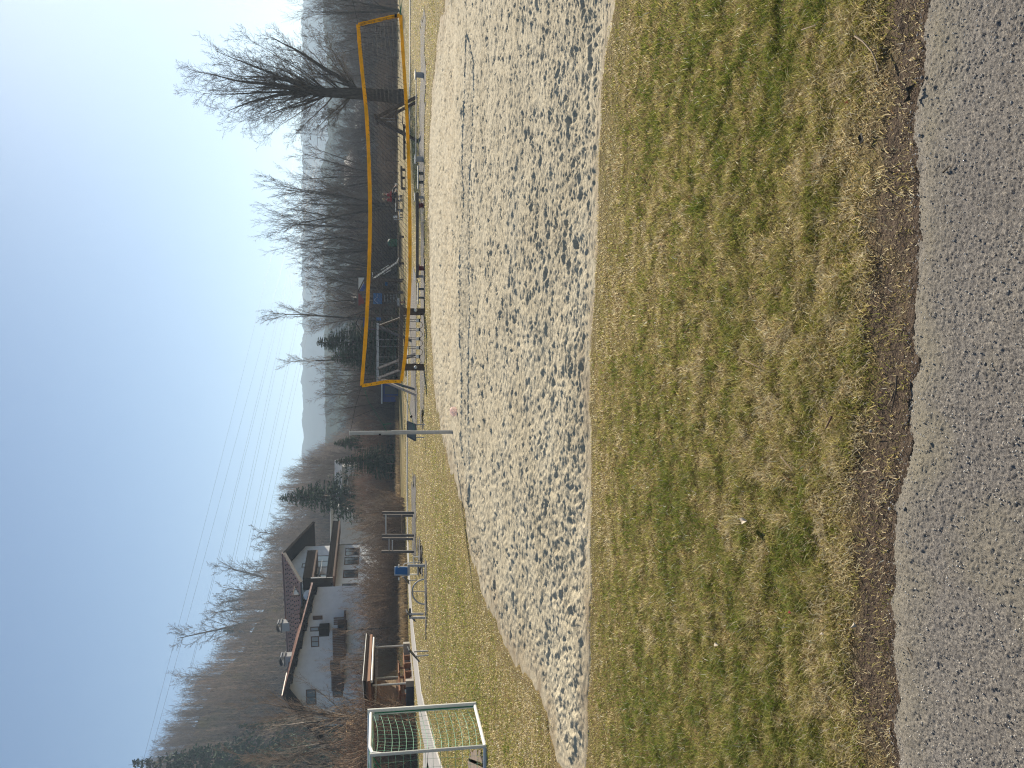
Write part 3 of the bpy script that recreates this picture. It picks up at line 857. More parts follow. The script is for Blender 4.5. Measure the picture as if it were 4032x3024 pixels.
# --- conifers
def conifer_mesh(seed, H, R, whorls=64, droop=.35, power=.9, card=.34):
    rnd = random.Random(seed); S = [(Vector((0, 0, -.2)), Vector((0, 0, H)), H * .016, .01)]
    V = []; F = []
    for i in range(whorls):
        t = (i + rnd.random() * .5) / whorls; z = H * (.04 + .95 * t) + rnd.uniform(-.25, .25) * (1 - t); rad = R * (1 - t) ** power + .05
        for k in range(7):
            if rnd.random() < .1: continue
            az = rnd.random() * 6.28; L = rad * rnd.uniform(.6, 1.12); up = .25 - droop * (1 - t)
            n = max(4, int(L / .26)); d = Vector((math.cos(az), math.sin(az), up)); prev = Vector((0, 0, z))
            side = Vector((-math.sin(az), math.cos(az), 0))
            for s in range(n):
                u = (s + 1) / n; q = Vector((0, 0, z)) + d * (L * u) + Vector((0, 0, -.16 * L * u * u))
                if s == n - 1: S.append((Vector((0, 0, z)), q, .03, .008))
                for _ in range(6 if t < .85 else 2):
                    w = card * rnd.uniform(.6, 1.5) * (1.15 - u * .5) * (1.1 - .6 * t)
                    c0 = q + Vector((rnd.gauss(0, 1), rnd.gauss(0, 1), rnd.gauss(0, .7))) * w * .35
                    e1 = (d * rnd.uniform(.3, 1) + side * rnd.uniform(-1, 1) + Vector((0, 0, rnd.uniform(-.9, .1)))).normalized() * w
                    e2 = Vector((rnd.gauss(0, 1), rnd.gauss(0, 1), rnd.gauss(0, 1))).normalized() * w * .28
                    m_ = len(V); V += [c0 - e2 * .6, c0 + e1 * .55 - e2, c0 + e1, c0 + e1 * .5 + e2]; F.append((m_, m_ + 1, m_ + 2, m_ + 3))
    return S, V, F
cproto = {}
def conifer(y, top, Y, wpx, label, seed=1, base_x=1560, power=.9):
    base = P(base_x, y, Y); 
    H = P(top, y, Y).z - base.z; R = wpx / 2 / FPX * Y * 1.15
    t = cproto.get(seed)
    if t is None:
        S, V, F = conifer_mesh(seed, 12, 2.6, power=power)
        t = thing('spruce_tree', label, 'tree')
        link('trunk', segs_mesh('trunk', S, 4), M['bark'], t)
        link('crown', np_mesh('crown', [tuple(v) for v in V], F), M['needles'], t)
        cproto[seed] = t
    else: t = copy_tree(t)
    t.location = base; t.scale = (R / 2.6, R / 2.6, H / 12); t.rotation_euler = (0, 0, y)
    t['label'] = label; t['category'] = 'tree'; return t
conifer(1350, 1245, 80, 270, 'dark broad spruce behind the swing, left of the play tower', 1)
conifer(1410, 1300, 80, 190, 'dark spruce shouldered against the left side of the broad spruce behind the swing', 2)
conifer(1742, 1312, 90, 140, 'small spruce behind the grey volleyball post', 3)
conifer(1815, 1318, 82, 150, 'rounded dark conifer just left of the small spruce', 2, power=.6)
conifer(1948, 1098, 100, 250, 'tall dark spruce standing between the white house and the hill', 1, base_x=1545)
conifer(2478, 878, 235, 70, 'small spruce on the skyline of the hill above the house chimney', 3, base_x=985)
conifer(2935, 505, 150, 260, 'huge dark spruce at the left edge in front of the hill', 2, base_x=1535)
conifer(2995, 690, 130, 240, 'dark spruce in front of the huge one at the left edge', 3, base_x=1538)
conifer(2820, 930, 140, 130, 'dark green conifer wrapped in bare branches above the big house', 1, base_x=1538)

# --- wooded hill behind the house
SKY = [(3300, 560), (3024, 640), (2960, 690), (2895, 735), (2769, 785), (2690, 815), (2633, 862), (2563, 930), (2516, 950), (2459, 980), (2342, 1038), (2269, 1085), (2168, 1133), (2079, 1158), (2000, 1176), (1930, 1196), (1850, 1222), (1790, 1300), (1740, 1380), (1690, 1450), (1640, 1500)]
def hill(name, sky, Yc, depth, Yfoot, material, rough=3.0, ny=60, nx=130, foot_z=-1.0):
    ys = np.array([s[0] for s in sky][::-1], float); tops = np.array([s[1] for s in sky][::-1], float)
    yy = np.linspace(ys[0], ys[-1], nx)
    xx = np.interp(yy, ys, tops)
    V = np.zeros((ny, nx, 3))
    for j in range(nx):
        q = P(xx[j], yy[j], Yc)
        k = q.x / Yc
        for i in range(ny):
            t = i / (ny - 1) * 1.5
            if t <= 1:
                Yv = Yfoot + (Yc - Yfoot) * t; z = foot_z + (q.z - foot_z) * (math.sin(t * math.pi / 2) ** 1.15)
            else:
                Yv = Yc + (t - 1) * depth * 2; z = foot_z + (q.z - foot_z) * (1 - ((t - 1) / .5) ** 2)
            V[i, j] = (k * Yv, Yv, z)
    nz = (fbm(V[..., 0] / 14, V[..., 1] / 14, 301) - .5) * rough
    V[..., 2] += nz * np.clip((V[..., 2] - foot_z) / 10, 0, 1)
    idx = np.arange(ny * nx).reshape(ny, nx)
    q = np.stack([idx[:-1, :-1], idx[:-1, 1:], idx[1:, 1:], idx[1:, :-1]], -1).reshape(-1, 4)
    o = link(name, np_mesh(name, V, q, smooth=True), material); tag(o, kind='structure'); return V
hillm = mat('forest_floor', (0.065, 0.043, 0.028), .95, spec=0.0, var=.35, scale=.06, col2=(0.085, 0.075, 0.03))
HV = hill('wooded_hill', [(y, x + (48 if y > 1950 else 25)) for y, x in SKY], 250, 80, 150, hillm)

# woods on the hill: hundreds of bare trees that read as one mass
wood_src = []
def hill_proto(seed, tm, H=13):
    big, small = tree_parts(seed, H, .16, HILL, 1, thr=.0)
    return segs_mesh('wood_tree', big + small, 3)
hp = [hill_proto(s, None) for s in (51, 52, 53, 54)]
def wood_on(V, name, n, seed, label, mats, smin=.6, smax=1.1, tmax=.72, lens=None):
    """the trees are merged by material into stuff objects"""
    r_ = np.random.default_rng(seed); ny, nx = V.shape[:2]
    per = {m_: [] for m_ in mats}
    for _ in range(n):
        i = r_.uniform(0, ny * tmax - 2); j = r_.uniform(0, nx - 2)
        a_, b_ = int(i), int(j); fi, fj = i - a_, j - b_
        p = V[a_, b_] * (1 - fi) * (1 - fj) + V[a_ + 1, b_] * fi * (1 - fj) + V[a_, b_ + 1] * (1 - fi) * fj + V[a_ + 1, b_ + 1] * fi * fj
        m_ = mats[int(np.clip(fbm(np.array([p[0] / 25]), np.array([p[1] / 25]), seed)[0] * 2.2 * len(mats) - .6 * len(mats) + r_.uniform(-.4, .4), 0, len(mats) - 1))]
        per[m_].append((p, r_.uniform(smin, smax), r_.uniform(0, 6.28)))
    return per

def scatter(name, pts, meshes, material, label, cat='wood'):
    """points carrying instances through geometry nodes (a mass nobody could count)"""
    n = len(pts)
    me = D.meshes.new(name); me.vertices.add(n)
    me.vertices.foreach_set('co', np.array([p[0] for p in pts], np.float32).ravel())
    sc_ = me.attributes.new('sc', 'FLOAT', 'POINT'); sc_.data.foreach_set('value', np.array([p[1] for p in pts], np.float32))
    rz_ = me.attributes.new('rz', 'FLOAT', 'POINT'); rz_.data.foreach_set('value', np.array([p[2] for p in pts], np.float32))
    # merge directly: cheap meshes, plain geometry
    V = []; Q = []; off = 0
    base = []
    for m_ in meshes:
        co = np.zeros(len(m_.vertices) * 3, np.float32); m_.vertices.foreach_get('co', co)
        lv = np.zeros(len(m_.loops), np.int32); m_.loops.foreach_get('vertex_index', lv)
        base.append((co.reshape(-1, 3), lv.reshape(-1, 4)))
    for k, (p, s, rz) in enumerate(pts):
        co, qd = base[k % len(base)]
        c, sn = math.cos(rz), math.sin(rz)
        R = np.array([[c, -sn, 0], [sn, c, 0], [0, 0, 1]]) * s
        V.append(co @ R.T + np.asarray(p)); Q.append(qd + off); off += len(co)
    D.meshes.remove(me)
    o = link(name, np_mesh(name, np.concatenate(V), np.concatenate(Q)), material)
    tag(o, label, cat, kind='stuff'); return o

print('hill tree quads', [len(m_.polygons) for m_ in hp])
per = wood_on(HV, 'w', 3000, 61, '', ['twig', 'brown_twig'], tmax=.69, smin=.42, smax=.72)
for m_, pts in per.items():
    if pts: scatter('hill_woods', pts, hp, M[m_], 'leafless woods covering the steep hill behind the houses (%s)' % {'twig': 'dark grey crowns', 'brown_twig': 'brown crowns', 'pale_twig': 'pale grey crowns'}[m_])

# single trees standing up on the skyline
SKP = []
for k, (y, xb, xt, lab, sd_) in enumerate([
        (2442, 975, 712, 'tallest bare tree on the hill skyline, above the house roof', 21),
        (2385, 1010, 838, 'bare tree on the skyline just right of the tallest one', 26),
        (2345, 1030, 870, 'forked bare tree on the skyline above the middle of the roof', 25),
        (2300, 1055, 860, 'leaning bare tree on the skyline right of the forked one', 22),
        (2236, 1095, 965, 'bare tree on the skyline straight above the roof peak', 21),
        (2218, 1100, 985, 'smaller bare tree crowded against the one above the roof peak', 24),
        (2118, 1160, 1015, 'bare tree on the skyline right of the roof peak', 25),
        (2150, 1135, 1045, 'low bare tree on the skyline right of the roof peak', 23),
        (2060, 1170, 1080, 'hazy bare tree on the skyline between the house and the tall spruce', 28),
        (2660, 850, 700, 'lone thin bare tree leaning on the left part of the skyline', 26),
        (2800, 800, 735, 'short bare tree on the skyline near the power lines', 23),
        (2880, 760, 640, 'bare tree on the skyline right of the huge spruce', 22)]):
    Yh = 248; base = P(xb + 70, y, Yh); top = P(xt, y, Yh)
    if k < 4: sk = make_tree('bare_tree', 200 + k, 10, .20, cfg_tree(seg=[8, 6, 4, 3], kids=[2.0, 1.9, 1.9], ratio=[.42, .42, .4], up=[.02, .10, .06, .02], bare=[.25, .1, .05], min=.011), (0, 0, 0), lab, 'twig', stems=(1, 1, 3, 2)[k], spread=.3, thr=.06); SKP.append(sk); t = sk
    else: t = copy_tree(SKP[k % 4])
    t['category'] = 'tree'; s = (top.z - base.z) / 9.4
    t.location = base; t.scale = (s * 1.0, s * 1.1, s); t.rotation_euler = (0, 0, k * 1.3); t['label'] = lab

# --- far ridges
hill('distant_mountain', [(-700, 1200), (-200, 1205), (0, 1200), (300, 1215), (560, 1231), (736, 1229), (863, 1245), (917, 1262), (1100, 1268), (1300, 1285), (1500, 1300), (1650, 1304), (1700, 1312), (1800, 1330), (2000, 1370)], 1150, 300, 800, mat('haze_blue_forest', (0.03, 0.05, 0.06), .95, spec=0.0, var=.2, scale=.01), rough=14, nx=110)  # bluish base colour puts distance haze into the forest
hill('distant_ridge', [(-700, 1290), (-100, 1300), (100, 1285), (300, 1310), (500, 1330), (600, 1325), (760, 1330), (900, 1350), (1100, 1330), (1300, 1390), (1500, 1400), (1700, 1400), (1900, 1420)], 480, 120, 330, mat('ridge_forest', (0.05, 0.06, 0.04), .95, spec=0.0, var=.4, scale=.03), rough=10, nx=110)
# low bank with a pale field on the right
BV = hill('grass_bank', [(-500, 1490), (0, 1497), (400, 1500), (620, 1505), (760, 1520), (900, 1540), (1000, 1560)], 118, 30, 98, mat('bank', (0.11, 0.10, 0.055), .95, spec=0.0, var=.3, scale=.2), rough=.8, nx=60, foot_z=.3)

# --- shrubs: hedge of bare bushes between the meadow and the houses
SHR = cfg_tree(seg=[5, 4, 3], kids=[1.7, 1.3], ratio=[.5, .45], bare=[.15, .1], jit=[.10, .16, .2], ang=[.55, .55], up=[.02, .04, .02], tap=[.7, .7, .5], rr=[.6, .6], min=.007)
def shrub_proto(seed, tm, label):
    big, small = tree_parts(seed, 3.0, .025, SHR, stems=13, spread=.62, thr=9)
    t = thing('bare_shrub', label, 'shrub'); link('twigs', segs_mesh('twigs', small, 3), M[tm], t); return t
SP = {}
def shrub(y, Y, H, tm='brown_twig', wide=1.0, label=None, group=None, zoff=0):
    k = (tm, int(y * 3.3) % 3)
    p = P(1560, y, Y); p.z = gz(Y) + zoff
    if k not in SP: SP[k] = shrub_proto(70 + k[1], tm, ''); t = SP[k]
    else: t = copy_tree(SP[k])
    t.location = p; s = H / 3.0; t.scale = (s * wide, s * wide, s); t.rotation_euler = (0, 0, (y * 1.7) % 6.28)
    t['label'] = label; t['category'] = 'shrub'; t['group'] = group
    return t
r9 = random.Random(9)
L1 = ('leafless brown shrub in the hedge between the meadow and the houses', 'brown hedge shrubs before the houses')
L2 = ('reddish leafless shrub in the hedge left of the volleyball post', 'reddish hedge shrubs left of the post')
L3 = ('dark leafless shrub in the thicket behind the playground', 'dark thicket shrubs behind the playground')
L4 = ('greyish leafless shrub on the hazy bank behind the volleyball net', 'grey shrubs on the bank behind the net')
y = 2010
while y < 3060:
    shrub(y + r9.uniform(-12, 12), r9.uniform(60, 66), r9.uniform(2.6, 4.2), r9.choice(['brown_twig', 'brown_twig', 'pale_twig']), 1.0, *L1); y += 36
y = 2040
while y < 2560:
    shrub(y, r9.uniform(70, 73), r9.uniform(3.2, 4.6), 'brown_twig', 1.1, *L1); y += 60
y = 2860
while y < 3060:
    shrub(y, r9.uniform(42, 52), r9.uniform(3.4, 5.6), r9.choice(['red_twig', 'brown_twig']), .9, 'tall rusty leafless shrub at the left edge behind the goal', 'rusty shrubs behind the goal'); y += 34
y = 1690
while y < 2010:
    shrub(y + r9.uniform(-8, 8), r9.uniform(84, 92), r9.uniform(3.4, 5.2), 'red_twig' if int(y) % 3 else 'pale_twig', .9, *L2); y += 22
y = 1690
while y < 2030:
    shrub(y + r9.uniform(-8, 8), r9.uniform(94, 102), r9.uniform(4.6, 6.4), 'brown_twig', .8, *L2); y += 30
y = 860
while y < 1700:
    shrub(y + r9.uniform(-8, 8), r9.uniform(84, 92), r9.uniform(2.8, 4.8), r9.choice(['twig', 'brown_twig', 'pale_twig']), 1.1, *L3); y += 24
y = 880
while y < 1700:
    shrub(y + r9.uniform(-8, 8), r9.uniform(95, 102), r9.uniform(4.2, 6.4), r9.choice(['twig', 'brown_twig']), 1.0, *L3); y += 36
y = -60
while y < 880:
    shrub(y + r9.uniform(-8, 8), r9.uniform(84, 94), r9.uniform(1.2, 3.0), r9.choice(['twig', 'brown_twig', 'twig']), 1.3, *L4); y += 30
y = -60
while y < 880:
    shrub(y + r9.uniform(-8, 8), r9.uniform(125, 140), r9.uniform(4.5, 8.5), 'twig', 1.2, L4[0], L4[1], zoff=1.0); y += 40
for y, Y, H in ((2672, 64, 4.6), (2690, 63, 4.9), (2650, 64, 4.2), (2440, 67, 4.4)):
    shrub(y, Y, H, 'red_twig', .8, 'rusty brown hedge bush against the white house wall', 'rusty bushes against the house wall')
# undergrowth that closes the hedge at its foot
def thicket(name, ys, Yr, Hr, n, material, label, seed, z=None):
    r_ = np.random.default_rng(seed); S = []
    for i in range(n):
        yv = r_.uniform(*ys); Yv = r_.uniform(*Yr); p = P(1560, yv, Yv); p.z = gz(Yv) + (z or 0)
        h = r_.uniform(*Hr) * (.45 + .9 * vnoise(np.array([p.x * .35]), np.array([Yv * .2]), seed)[0]); d = Vector((r_.normal() * .35, r_.normal() * .3, 1)).normalized()
        q = p + d * h * .5; q2 = q + (d + Vector((r_.normal() * .3, r_.normal() * .3, .1))).normalized() * h * .5
        S += [(p, q, .02, .014), (q, q2, .014, .008)]
        for _ in range(3):
            a_ = p + (q2 - p) * r_.uniform(.2, .9); S.append((a_, a_ + Vector((r_.normal(), r_.normal() * .6, abs(r_.normal()) + .2)) * h * .16, .009, .006))
    o = link(name, segs_mesh(name, S, 3), material); tag(o, label, 'undergrowth', kind='stuff')
thicket('undergrowth', (1960, 3120), (59, 80), (.7, 2.2), 4500, M['brown_twig'], 'tangled brown undergrowth along the foot of the hedge by the houses', 5)
thicket('undergrowth', (1660, 2040), (82, 100), (1.0, 3.0), 3000, M['brown_twig'], 'rust brown undergrowth left of the volleyball post', 6)
thicket('undergrowth', (860, 1700), (82, 100), (1.0, 3.2), 5000, M['twig'], 'dark tangled undergrowth behind the play tower and swing', 7)
thicket('undergrowth', (-150, 900), (82, 99), (.6, 2.4), 6500, M['brown_twig'], 'low grey brown undergrowth at the foot of the bank', 8)
thicket('undergrowth', (2800, 3120), (40, 54), (.8, 3.4), 1500, M['brown_twig'], 'thin undergrowth at the left edge behind the goal', 10)
# tan reeds along the brook
def reeds():
    r_ = np.random.default_rng(33); n = 15000
    yv = r_.uniform(1560, 3150, n); 
    Yv = np.interp(yv, [1560, 2000, 2200, 2600, 3150], [80, 72, 58, 55, 45]) + r_.uniform(-2, 2, n)
    X = np.array([P(1560, a_, b_).x for a_, b_ in zip(yv, Yv)])
    z = np.array([gz(b_) for b_ in Yv])
    pt = fbm(X * .5, Yv * .5, 77)
    h = (.35 + .8 * pt) * r_.uniform(.4, 1.1, n) * np.interp(yv, [1560, 2150, 2250], [.6, .8, 1.0])
    col = np.array([(0.34, 0.25, 0.14)]) * (0.5 + .8 * r_.random(n))[:, None]
    o = blades('dry_reeds', X, Yv, h, np.full(n, .03), col, .55, 34, z0=z); tag(o, 'tan dry reeds and grasses along the foot of the hedge', 'reeds', kind='stuff')
reeds()

# ================================================================== buildings
def set_uv(o, fr_o, us, vs_, k=1.0):
    me = o.data; uv = me.uv_layers.new(name='UVMap')
    us, vs_ = Vector(us), Vector(vs_)
    base = Vector(fr_o)
    for lp in me.loops:
        p = me.vertices[lp.vertex_index].co
        uv.data[lp.index].uv = (p.dot(us) * k, p.dot(vs_) * k)

def tiled_slope(parent, a, b, c, d, courses, material, th=.10, guards=()):
    """a-b is the eave, d-c the ridge side; every course is a slab that overlaps the one below"""
    a, b, c, d = map(Vector, (a, b, c, d)); n = (b - a).cross(d - a).normalized()
    if n.z < 0: n = -n
    for i in range(courses):
        t0 = i / courses; t1 = (i + 1.12) / courses if i < courses - 1 else 1.0
        p = [a.lerp(d, t0), b.lerp(c, t0), b.lerp(c, t1), a.lerp(d, t1)]
        up = [p[0] + n * th, p[1] + n * th, p[2] + n * th * .55, p[3] + n * th * .55]
        mb = MB(); mb.hexa(p + up)
        o = mb.build('tile_course', material, parent); set_uv(o, (0, 0, 0), (b - a).normalized(), (d - a).normalized())
    if guards:
        mb = MB(); e = (b - a).normalized(); L = (b - a).length
        for g in guards:
            k = int(L / .55)
            for j in range(k):
                q = a.lerp(d, g) + e * (.4 + j * .55 + (.27 if int(g * 20) % 2 else 0)) + n * (th + .05)
                q2 = q if True else q
                mb.box(q2, (.10, .10, .09))
        o = mb.build('snow_guards', M['dark_wood'], parent); tag(o, kind='stuff')

def window(parent, fr, s0, s1, z0, z1, d=0.0, label=None, pane='window_glass', split=1, framem='brown_wood', depth=.10):
    mb = MB(); w = .09
    fr.box(mb, s0, s1, d - depth, d + .03, z0, z0 + w); fr.box(mb, s0, s1, d - depth, d + .03, z1 - w, z1)
    fr.box(mb, s0, s0 + w, d - depth, d + .028, z0 + w, z1 - w); fr.box(mb, s1 - w, s1, d - depth, d + .028, z0 + w, z1 - w)
    for i in range(1, split):
        sm = s0 + (s1 - s0) * i / split; fr.box(mb, sm - .035, sm + .035, d - depth, d + .026, z0 + w, z1 - w)
    f = mb.build('window', M[framem], parent); 
    if label: f['label'] = label
    mb = MB(); fr.box(mb, s0 + w, s1 - w, d - depth, d + .008, z0 + w, z1 - w); mb.build('pane', M[pane], f)
    return f

# ---- house A: gable with two balconies facing right
fa = Frame((0, 0, 0), math.radians(70))
oA = P(1500, 2310, 82.0); fa.o = Vector((oA.x, oA.y, 0))
hA = thing('chalet', 'white chalet with two dark wooden balconies and a tiled gable roof, under the hill', 'house', (fa.o.x, fa.o.y, .3))
def zA(x, Y): return P(x, 2200, Y).z
z_eave = zA(1189, 81.5); z_ridge = zA(1121, 86.6)
W = 8.4; Ld = 14.0
wallz = 1.0
mb = MB()
# pentagon prism: facade to ridge
sl, sr, sm_ = 0.0, W, 4.6
slope_l = (z_ridge - z_eave) / (sm_ + 1.0); slope_r = (z_ridge - zA(1236, 92.3)) / (11.0 - sm_)
zl = z_ridge - slope_l * sm_ - .35; zr = z_ridge - slope_r * (W - sm_) - .35; zt = z_ridge - .35
f0 = [fa(sl, 0, -.2), fa(sr, 0, -.2), fa(sr, 0, zr), fa(sm_, 0, zt), fa(sl, 0, zl)]
f1 = [fa(sl, -Ld, -.2), fa(sr, -Ld, -.2), fa(sr, -Ld, zr), fa(sm_, -Ld, zt), fa(sl, -Ld, zl)]
mb.add(f0 + f1, [(4, 3, 2, 1, 0), (5, 6, 7, 8, 9), (0, 1, 6, 5), (1, 2, 7, 6), (2, 3, 8, 7), (3, 4, 9, 8), (4, 0, 5, 9)])
mb.build('wall', M['white_plaster'], hA)
def roofA():
    a0, a1, ar = -1.0, 11.0, sm_; oh = 1.6
    zlA = z_ridge - slope_l * (sm_ + 1.0); zrA = z_ridge - slope_r * (11.0 - sm_)
    # soffit boards
    for nm, s0, z0 in (('left', a0, zlA), ('right', a1, zrA)):
        m2 = MB(); A = [fa(s0, oh, z0 - .12), fa(ar, oh, z_ridge - .12), fa(ar, -Ld - .5, z_ridge - .12), fa(s0, -Ld - .5, z0 - .12)]
        if nm == 'right': A = A[::-1]
        m2.poly(A, .14); m2.build('soffit', M['dark_wood'], hA)
        m2 = MB(); m2.bar(fa(s0, oh + .03, z0 - .06), fa(ar, oh + .03, z_ridge - .06), .07, .30); m2.build('bargeboard', M['grey_wood'] if nm == 'left' else M['dark_wood'], hA)
    tiled_slope(hA, fa(a0, -Ld - .5, zlA + .03), fa(a0, oh, zlA + .03), fa(ar, oh, z_ridge + .03), fa(ar, -Ld - .5, z_ridge + .03), 18, M['sunlit_tiles'], guards=(.1, .22, .34, .46, .58, .7, .82))
    tiled_slope(hA, fa(a1, oh, zrA + .03), fa(a1, -Ld - .5, zrA + .03), fa(ar, -Ld - .5, z_ridge + .03), fa(ar, oh, z_ridge + .03), 18, M['grey_tiles'])
    m2 = MB(); m2.tube([fa(ar, oh, z_ridge + .13), fa(ar, -Ld - .5, z_ridge + .13)], .11, 8); m2.build('ridge_cap', M['red_tiles'], hA)
    m2 = MB(); m2.tube([fa(a0 - .05, oh, zlA - .02), fa(a0 - .05, -Ld, zlA - .02)], .09, 8); m2.build('gutter', M['dark_steel'], hA)
roofA()
def balcony(s0, s1, zb, zt, dep=1.5, rails=14):
    mb = MB(); fa.box(mb, s0, s1, 0.003, dep, zb - .18, zb); o = mb.build('balcony', M['brown_wood'], hA)
    mb = MB(); fa.box(mb, s0, s1, dep - .06, dep, zt - .08, zt); fa.box(mb, s0, s0 + .06, 0.01, dep - .061, zt - .08, zt); fa.box(mb, s1 - .06, s1, .01, dep - .061, zt - .08, zt); mb.build('handrail', M['dark_wood'], o)
    n = int((s1 - s0) / .16)
    for i in range(n):
        mb = MB(); a_ = s0 + (s1 - s0) * i / n + .012; fa.box(mb, a_, a_ + .13, dep - .05, dep - .02, zb, zt - .085); mb.build('board', M['dark_wood'], o)
    for i in range(int(dep / .16)):
        for sx in (s0 + .01, s1 - .04):
            mb = MB(); a_ = .02 + i * .16; fa.box(mb, sx, sx + .03, a_, a_ + .13, zb, zt - .085); mb.build('board', M['dark_wood'], o)
    return o
zb1 = P(1310, 2308, 81.5).z; zt1 = P(1284, 2308, 81.5).z
zb2 = P(1228, 2312, 81.5).z; zt2 = P(1192, 2312, 81.5).z
balcony(-.1, 11.2, zb1, zt1, 1.6)
balcony(-.05, 5.2, zb2, zt2, 1.5)
# facade openings
def sA(y): return fa.s_at(y)
window(hA, fa, sA(2206), sA(2162), zb1 + .15, zb1 + 2.2, .01, 'wide window behind the lower balcony with pale panes', 'pale_pane', 2)
window(hA, fa, sA(2256), sA(2232), zb1 + .15, zb1 + 2.1, .01, 'balcony door under the white awning', 'window_glass', 1)
window(hA, fa, sA(2302), sA(2270), zb1 + .15, zb1 + 2.1, .01, None, 'window_glass', 2)
window(hA, fa, sA(2308), sA(2262), zb2 + .1, zb2 + 1.9, .01, None, 'pale_pane', 2)
window(hA, fa, sA(2200) - .2, sA(2180) - .5, zb2 + 1.0, zb2 + 1.5, .01, 'small dark slit window beside the upper balcony', 'window_glass', 1)
for i_, s_ in enumerate((sA(2304), sA(2250), sA(2200), sA(2165))):
    window(hA, fa, s_, s_ + 1.5, zb1 - 2.5, zb1 - .9, .01, None, 'window_glass', 2)
mb = MB(); z_ = zb2 - .35
mb.poly([fa(sA(2262), .02, z_), fa(sA(2218), .02, z_), fa(sA(2218), 1.35, z_ - .45), fa(sA(2262), 1.35, z_ - .45)], .03); mb.build('awning', M['white_paint'], hA)
mb = MB(); fa.box(mb, -.16, -.05, .2, 1.4, zb1 + .2, zt2 - .1); mb.build('balcony_screen', M['dark_wood'], hA)
mb = MB(); fa.box(mb, -.10, 0.0, 1.40, 1.50, zb1, zb2 + .1); mb.build('corner_post', M['white_paint'], hA)
mb = MB(); c_ = fa(-1.25, .2, z_eave - .75)
mb.ball(c_, .55, 14, 6, (1, .35, 1)); mb.build('satellite_dish', M['white_paint'], hA)
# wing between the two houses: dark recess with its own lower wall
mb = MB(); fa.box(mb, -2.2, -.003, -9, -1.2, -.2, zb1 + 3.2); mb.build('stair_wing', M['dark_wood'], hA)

# ---- house B: the broad low gable towards the meadow
Pk = P(1119, 2734, 78.0)
angB = math.atan2(-.235, .97)
fb = Frame((Pk.x, Pk.y, 0), angB)
hB = thing('broad_house', 'broad white house with low gable roof and two chimneys, left of the chalet', 'house', (Pk.x, Pk.y, .3))
zp = Pk.z; zre = P(1240, 2312, 75.4).z; slB = (zp - zre) / 12.0
mb = MB(); LB = 7.0; wl_, wr_ = -4.6, 10.9; wrb = 7.2; seb = 8.2
zW = lambda s: zp - .4 - slB * abs(s) * (1 if s > 0 else 2.4)
f0 = [fb(wl_, -.9, -.2), fb(wr_, -.9, -.2), fb(wr_, -.9, zW(wr_)), fb(0, -.9, zp - .4), fb(wl_, -.9, zW(wl_))]
f1 = [fb(wl_, -LB, -.2), fb(wrb, -LB, -.2), fb(wrb, -LB, zW(wrb)), fb(0, -LB, zp - .4), fb(wl_, -LB, zW(wl_))]
mb.add(f0 + f1, [(4, 3, 2, 1, 0), (5, 6, 7, 8, 9), (0, 1, 6, 5), (1, 2, 7, 6), (2, 3, 8, 7), (3, 4, 9, 8), (4, 0, 5, 9)])
mb.build('wall', M['white_plaster'], hB)
zl_e = zp - slB * 2.4 * 5.6
for s0, z0, flip in ((12.0, zre, 1), (-5.6, zl_e, 0)):
    sbk = seb if flip else s0; zbk = zp - slB * seb if flip else z0
    m2 = MB(); A = [fb(s0, .3, z0 - .15), fb(0, .3, zp - .15), fb(0, -LB, zp - .15), fb(sbk, -LB, zbk - .15)]
    if flip: A = A[::-1]
    m2.poly(A, .16); m2.build('soffit', M['dark_wood'], hB)
    m2 = MB(); m2.bar(fb(s0, .34, z0 - .05), fb(0, .34, zp - .05), .07, .34); m2.build('bargeboard', M['dark_wood'], hB)
tiled_slope(hB, fb(12.0, .3, zre + .03), fb(seb, -LB, zp - slB * seb + .03), fb(0, -LB, zp + .03), fb(0, .3, zp + .03), 26, M['red_tiles'])
tiled_slope(hB, fb(-5.6, -LB, zl_e + .03), fb(-5.6, .3, zl_e + .03), fb(0, .3, zp + .03), fb(0, -LB, zp + .03), 14, M['red_tiles'])
m2 = MB(); m2.tube([fb(0, .3, zp + .13), fb(0, -LB, zp + .13)], .12, 8); m2.build('ridge_cap', M['red_tiles'], hB)
for i in range(6):     # purlin ends under the rake
    s_ = 1.2 + i * 1.9; mb = MB(); fb.box(mb, s_, s_ + .25, -.9, .2, zp - slB * s_ - .50, zp - slB * s_ - .24); mb.build('purlin', M['dark_wood'], hB)
def chimney(s, d, zb, zt, w=1.0, dd=.8, label=None):
    mb = MB(); fb.box(mb, s - w / 2, s + w / 2, d - dd / 2, d + dd / 2, zb, zt); c = mb.build('chimney', M['grey_plaster'], hB)
    mb = MB(); fb.box(mb, s - w / 2 - .1, s + w / 2 + .1, d - dd / 2 - .1, d + dd / 2 + .1, zt, zt + .1); mb.build('cap', M['dark_steel'], c)
    mb = MB(); n = 8; vs = []
    for q in (d - dd / 2 - .05, d + dd / 2 + .05):
        for i in range(n + 1):
            an = math.pi * i / n; vs.append(fb(s - math.cos(an) * (w / 2 + .05), q, zt + .35 + math.sin(an) * .22))
    fs = [(i, i + 1, n + 2 + i, n + 1 + i) for i in range(n)]; mb.add(vs, fs)
    for sx in (-1, 1): fb.box(mb, s + sx * (w / 2 - .03) - .02, s + sx * (w / 2 - .03) + .02, d - dd / 2, d + dd / 2, zt + .1, zt + .37)
    mb.build('hood', M['navy_wall'], c)
    if label: c['label'] = label
q1 = P(1152, 2592, 83.5); v_ = q1 - fb.o; s1_, d1_ = v_.dot(fb.s), v_.dot(fb.d)
chimney(s1_, d1_, q1.z - 1.0, P(1124, 2592, 83.5).z, label='pale chimney on the ridge, left one')
q2 = P(1128, 2462, 88); v_ = q2 - fb.o
